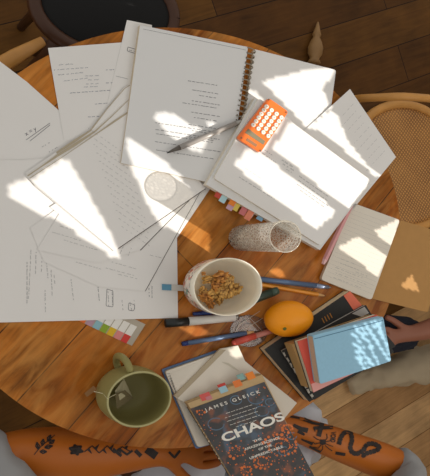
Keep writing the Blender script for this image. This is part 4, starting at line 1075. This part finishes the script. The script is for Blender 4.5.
tattoo('winged_tattoo', [([z7(120, 170), z7(200, 205), z7(250, 215)], (4, 2)), ([z7(80, 215), z7(130, 240), z7(170, 250)], (3, 5)), ([z7(110, 250), z7(150, 275)], (4, 2)), ([z7(130, 300), z7(200, 330)], (1.5, 3)), ([z7(340, 385), z7(400, 395)], 3.0), ([z7(60, 165), z7(120, 175)], 2.0), ([z7(180, 345), z7(250, 380)], 2.0)], body)
def z4(x, y): return (20 + x / 4.3, 400 + y / 4.3)
lf = [([z4(60, 235), z4(90, 200), z4(150, 152)], 0.8)]
for a, b, s_ in (((78, 212), (72, 182), 1), ((95, 198), (100, 168), 1), ((118, 180), (132, 152), 1), ((85, 222), (115, 222), -1), ((105, 205), (140, 198), -1), ((125, 188), (148, 172), -1)):
    A, B = Vector(z4(*a)), Vector(z4(*b)); n = (B - A).normalized(); n = Vector((-n.y, n.x)) * 1.9
    lf.append(([A, A.lerp(B, .45) + n, B], 1.2)); lf.append(([A, A.lerp(B, .45) - n, B], 1.2)); lf.append(([A.lerp(B, .2), A.lerp(B, .8)], 1.3))
tattoo('leaf_tattoo', lf, body)
fl = []
for k in range(6):
    a = k * math.pi / 3 + .3; c = Vector((76, 450)); e = c + Vector((math.cos(a) * 7.5, math.sin(a) * 5.5)); n = (e - c).normalized(); n = Vector((-n.y, n.x)) * 2
    fl += [([c, c.lerp(e, .5) + n, e], 1.4), ([c, c.lerp(e, .5) - n, e], 1.4), ([c, e], 2.0)]
fl.append(([(72, 450), (80, 450)], 4))
tattoo('flower_tattoo', fl, body)
vn = [([(84, 452), (92, 446), (99, 453), (107, 446), (114, 453), (122, 447), (131, 452)], 1.1)]
for k in range(6):
    c = Vector((88 + k * 7.4, 449)); e = c + Vector((3.5, -4.5 if k % 2 else 4.5)); vn.append(([c, c.lerp(e, .5), e], (3.0, 0.6)))
tattoo('vine_tattoo', vn, body)
def z3(x, y): return (110 + x / 3.583, 410 + y / 3.583)
tattoo('branch_tattoo', [([z3(10, 140), z3(40, 165)], 3), ([z3(30, 138), z3(60, 160), z3(80, 145)], 2.2), ([z3(90, 145), z3(110, 165)], 4), ([z3(130, 140), z3(165, 165)], 8), ([z3(210, 150), z3(230, 170), z3(250, 145)], 2.4)], body)

# stool under the person
stw = empty('stool', (pel.x, pel.y - 0.02, 0), 'low round wooden stool under the person with tattooed arms', 'stool')
obj('seat', oval(bmesh.new(), V((pel.x, pel.y - 0.02, 0)), [(0.02, 0.33), (0.95, 0.33), (1, 0.34), (1, 0.35), (0.95, 0.36), (0.02, 0.36)], 0.18, 0.18, 36, True, True), M_dwood, stw, True)
for k in range(4):
    a = math.pi / 4 + k * math.pi / 2; d = V((math.cos(a), math.sin(a), 0))
    obj('leg', tube(bmesh.new(), [V((pel.x, pel.y - 0.02, 0.33)) + d * 0.12, V((pel.x, pel.y - 0.02, 0)) + d * 0.17], [0.016, 0.013], 10), M_dwood, stw, True)

# the second person at the right: hand and pale trousers only in view
h2 = -0.50
p2o = at(560, 330, -TZ)
person2 = empty('person', (p2o.x, p2o.y, 0), 'person in beige trousers at the right edge with one hand resting near the book stack', 'person')
pel2 = V((p2o.x, p2o.y, 0.13))
wr2 = at(412, 334, h2); el2 = at(470, 318, h2 + 0.06); sh2 = V((p2o.x - 0.02, p2o.y + 0.19, 0.52))
M_beige = mat('beige_cloth', (172, 154, 126), 0.85, var=0.15, scale=10, bump=0.7)
M_navyc = mat('navy_cloth', (26, 28, 40), 0.85, var=0.15)
vs = [(pel2, (0.15, 0.11)), (pel2 + V((0.03, 0, 0.2)), (0.13, 0.10)), (pel2 + V((0.04, 0, 0.40)), (0.14, 0.11)), (pel2 + V((0.04, 0, 0.53)), 0.052), (pel2 + V((0.03, 0, 0.58)), 0.05),
      (sh2, 0.055), (el2, 0.043), (el2.lerp(wr2, 0.5), 0.038), (wr2, 0.028)]
es = [(0, 1), (1, 2), (2, 3), (3, 4), (2, 5), (5, 6), (6, 7), (7, 8)]
add_hand(vs, es, 8, wr2, at(392, 337, h2 - 0.01) - wr2, V((0, 0, 1)), 0.95, 0.45, 1)
hp2 = pel2 + V((-0.05, -0.05, 0)); kn2 = at(440, 360, -0.62); an2 = at(366, 378, -0.705)
i = len(vs)
vs += [(hp2, 0.08), (kn2, 0.055), (kn2.lerp(an2, 0.4), 0.05), (an2, 0.022), (an2 + V((-0.05, -0.02, -0.004)), (0.016, 0.012))]
es += [(0, i), (i, i + 1), (i + 1, i + 2), (i + 2, i + 3), (i + 3, i + 4)]
body2, bvh2 = skin_body('body', vs, es, 0, M_skin2, person2)
cloth('trousers', [(pel2, (0.17, 0.13)), (hp2, 0.11), (kn2, 0.075), (kn2.lerp(an2, 0.5), 0.060), (an2, 0.036), (an2 + V((-0.07, -0.03, -0.008)), (0.034, 0.028))], M_beige, person2, None, 3, 0.014, 9)
cloth('shirt', [(pel2 + V((0, 0, .08)), (0.165, 0.13)), (pel2 + V((0.03, 0, 0.2)), (0.15, 0.12)), (pel2 + V((0.04, 0, 0.40)), (0.16, 0.12)), (sh2, 0.07), (sh2.lerp(el2, 0.8), 0.06), (el2, 0.055), (el2.lerp(wr2, 0.55), 0.046)], M_navyc, person2, [(0, 1), (1, 2), (2, 3), (3, 4), (4, 5), (5, 6)], 2)
head_and_hair(person2, pel2 + V((0.03, 0, 0.56)), V((-1, 0, 0)), M_skin2, mat('dark_hair', (36, 26, 20), 0.6, var=0.3, scale=60))
# navy garment under the hand
bm = bmesh.new(); bmesh.ops.create_uvsphere(bm, u_segments=32, v_segments=20, radius=1)
cg = at(398, 334, h2 - 0.08)
for v in bm.verts:
    p = v.co; k = 1 + 0.22 * noise.noise(p * 2.5)
    v.co = V((cg.x + p.x * 0.085 * k, cg.y + p.y * 0.055 * k, max(cg.z - 0.165, cg.z + p.z * 0.05 * k) if p.z > -0.3 else cg.z - 0.166 + 0.02 * noise.noise(p * 3)))
tag(obj('folded_garment', bm, M_navyc, None, True), 'dark navy bundle of cloth under the hand at the right edge', 'cloth')

# added soft fill lamp standing in for sky light from the window side
al = bpy.data.lights.new('window_side_fill', 'AREA'); al_o = bpy.data.objects.new('window_side_fill', al); COL.objects.link(al_o)
al.size = 1.4; al.energy = 9; al.color = (1.0, 0.96, 0.9)
al_o.location = wall_o - hz * 0.12 + Vector((0, 0, 1.9)); al_o.rotation_euler = (al_o.location - Vector((tc0.x, tc0.y, 0.4))).to_track_quat('Z', 'Y').to_euler()
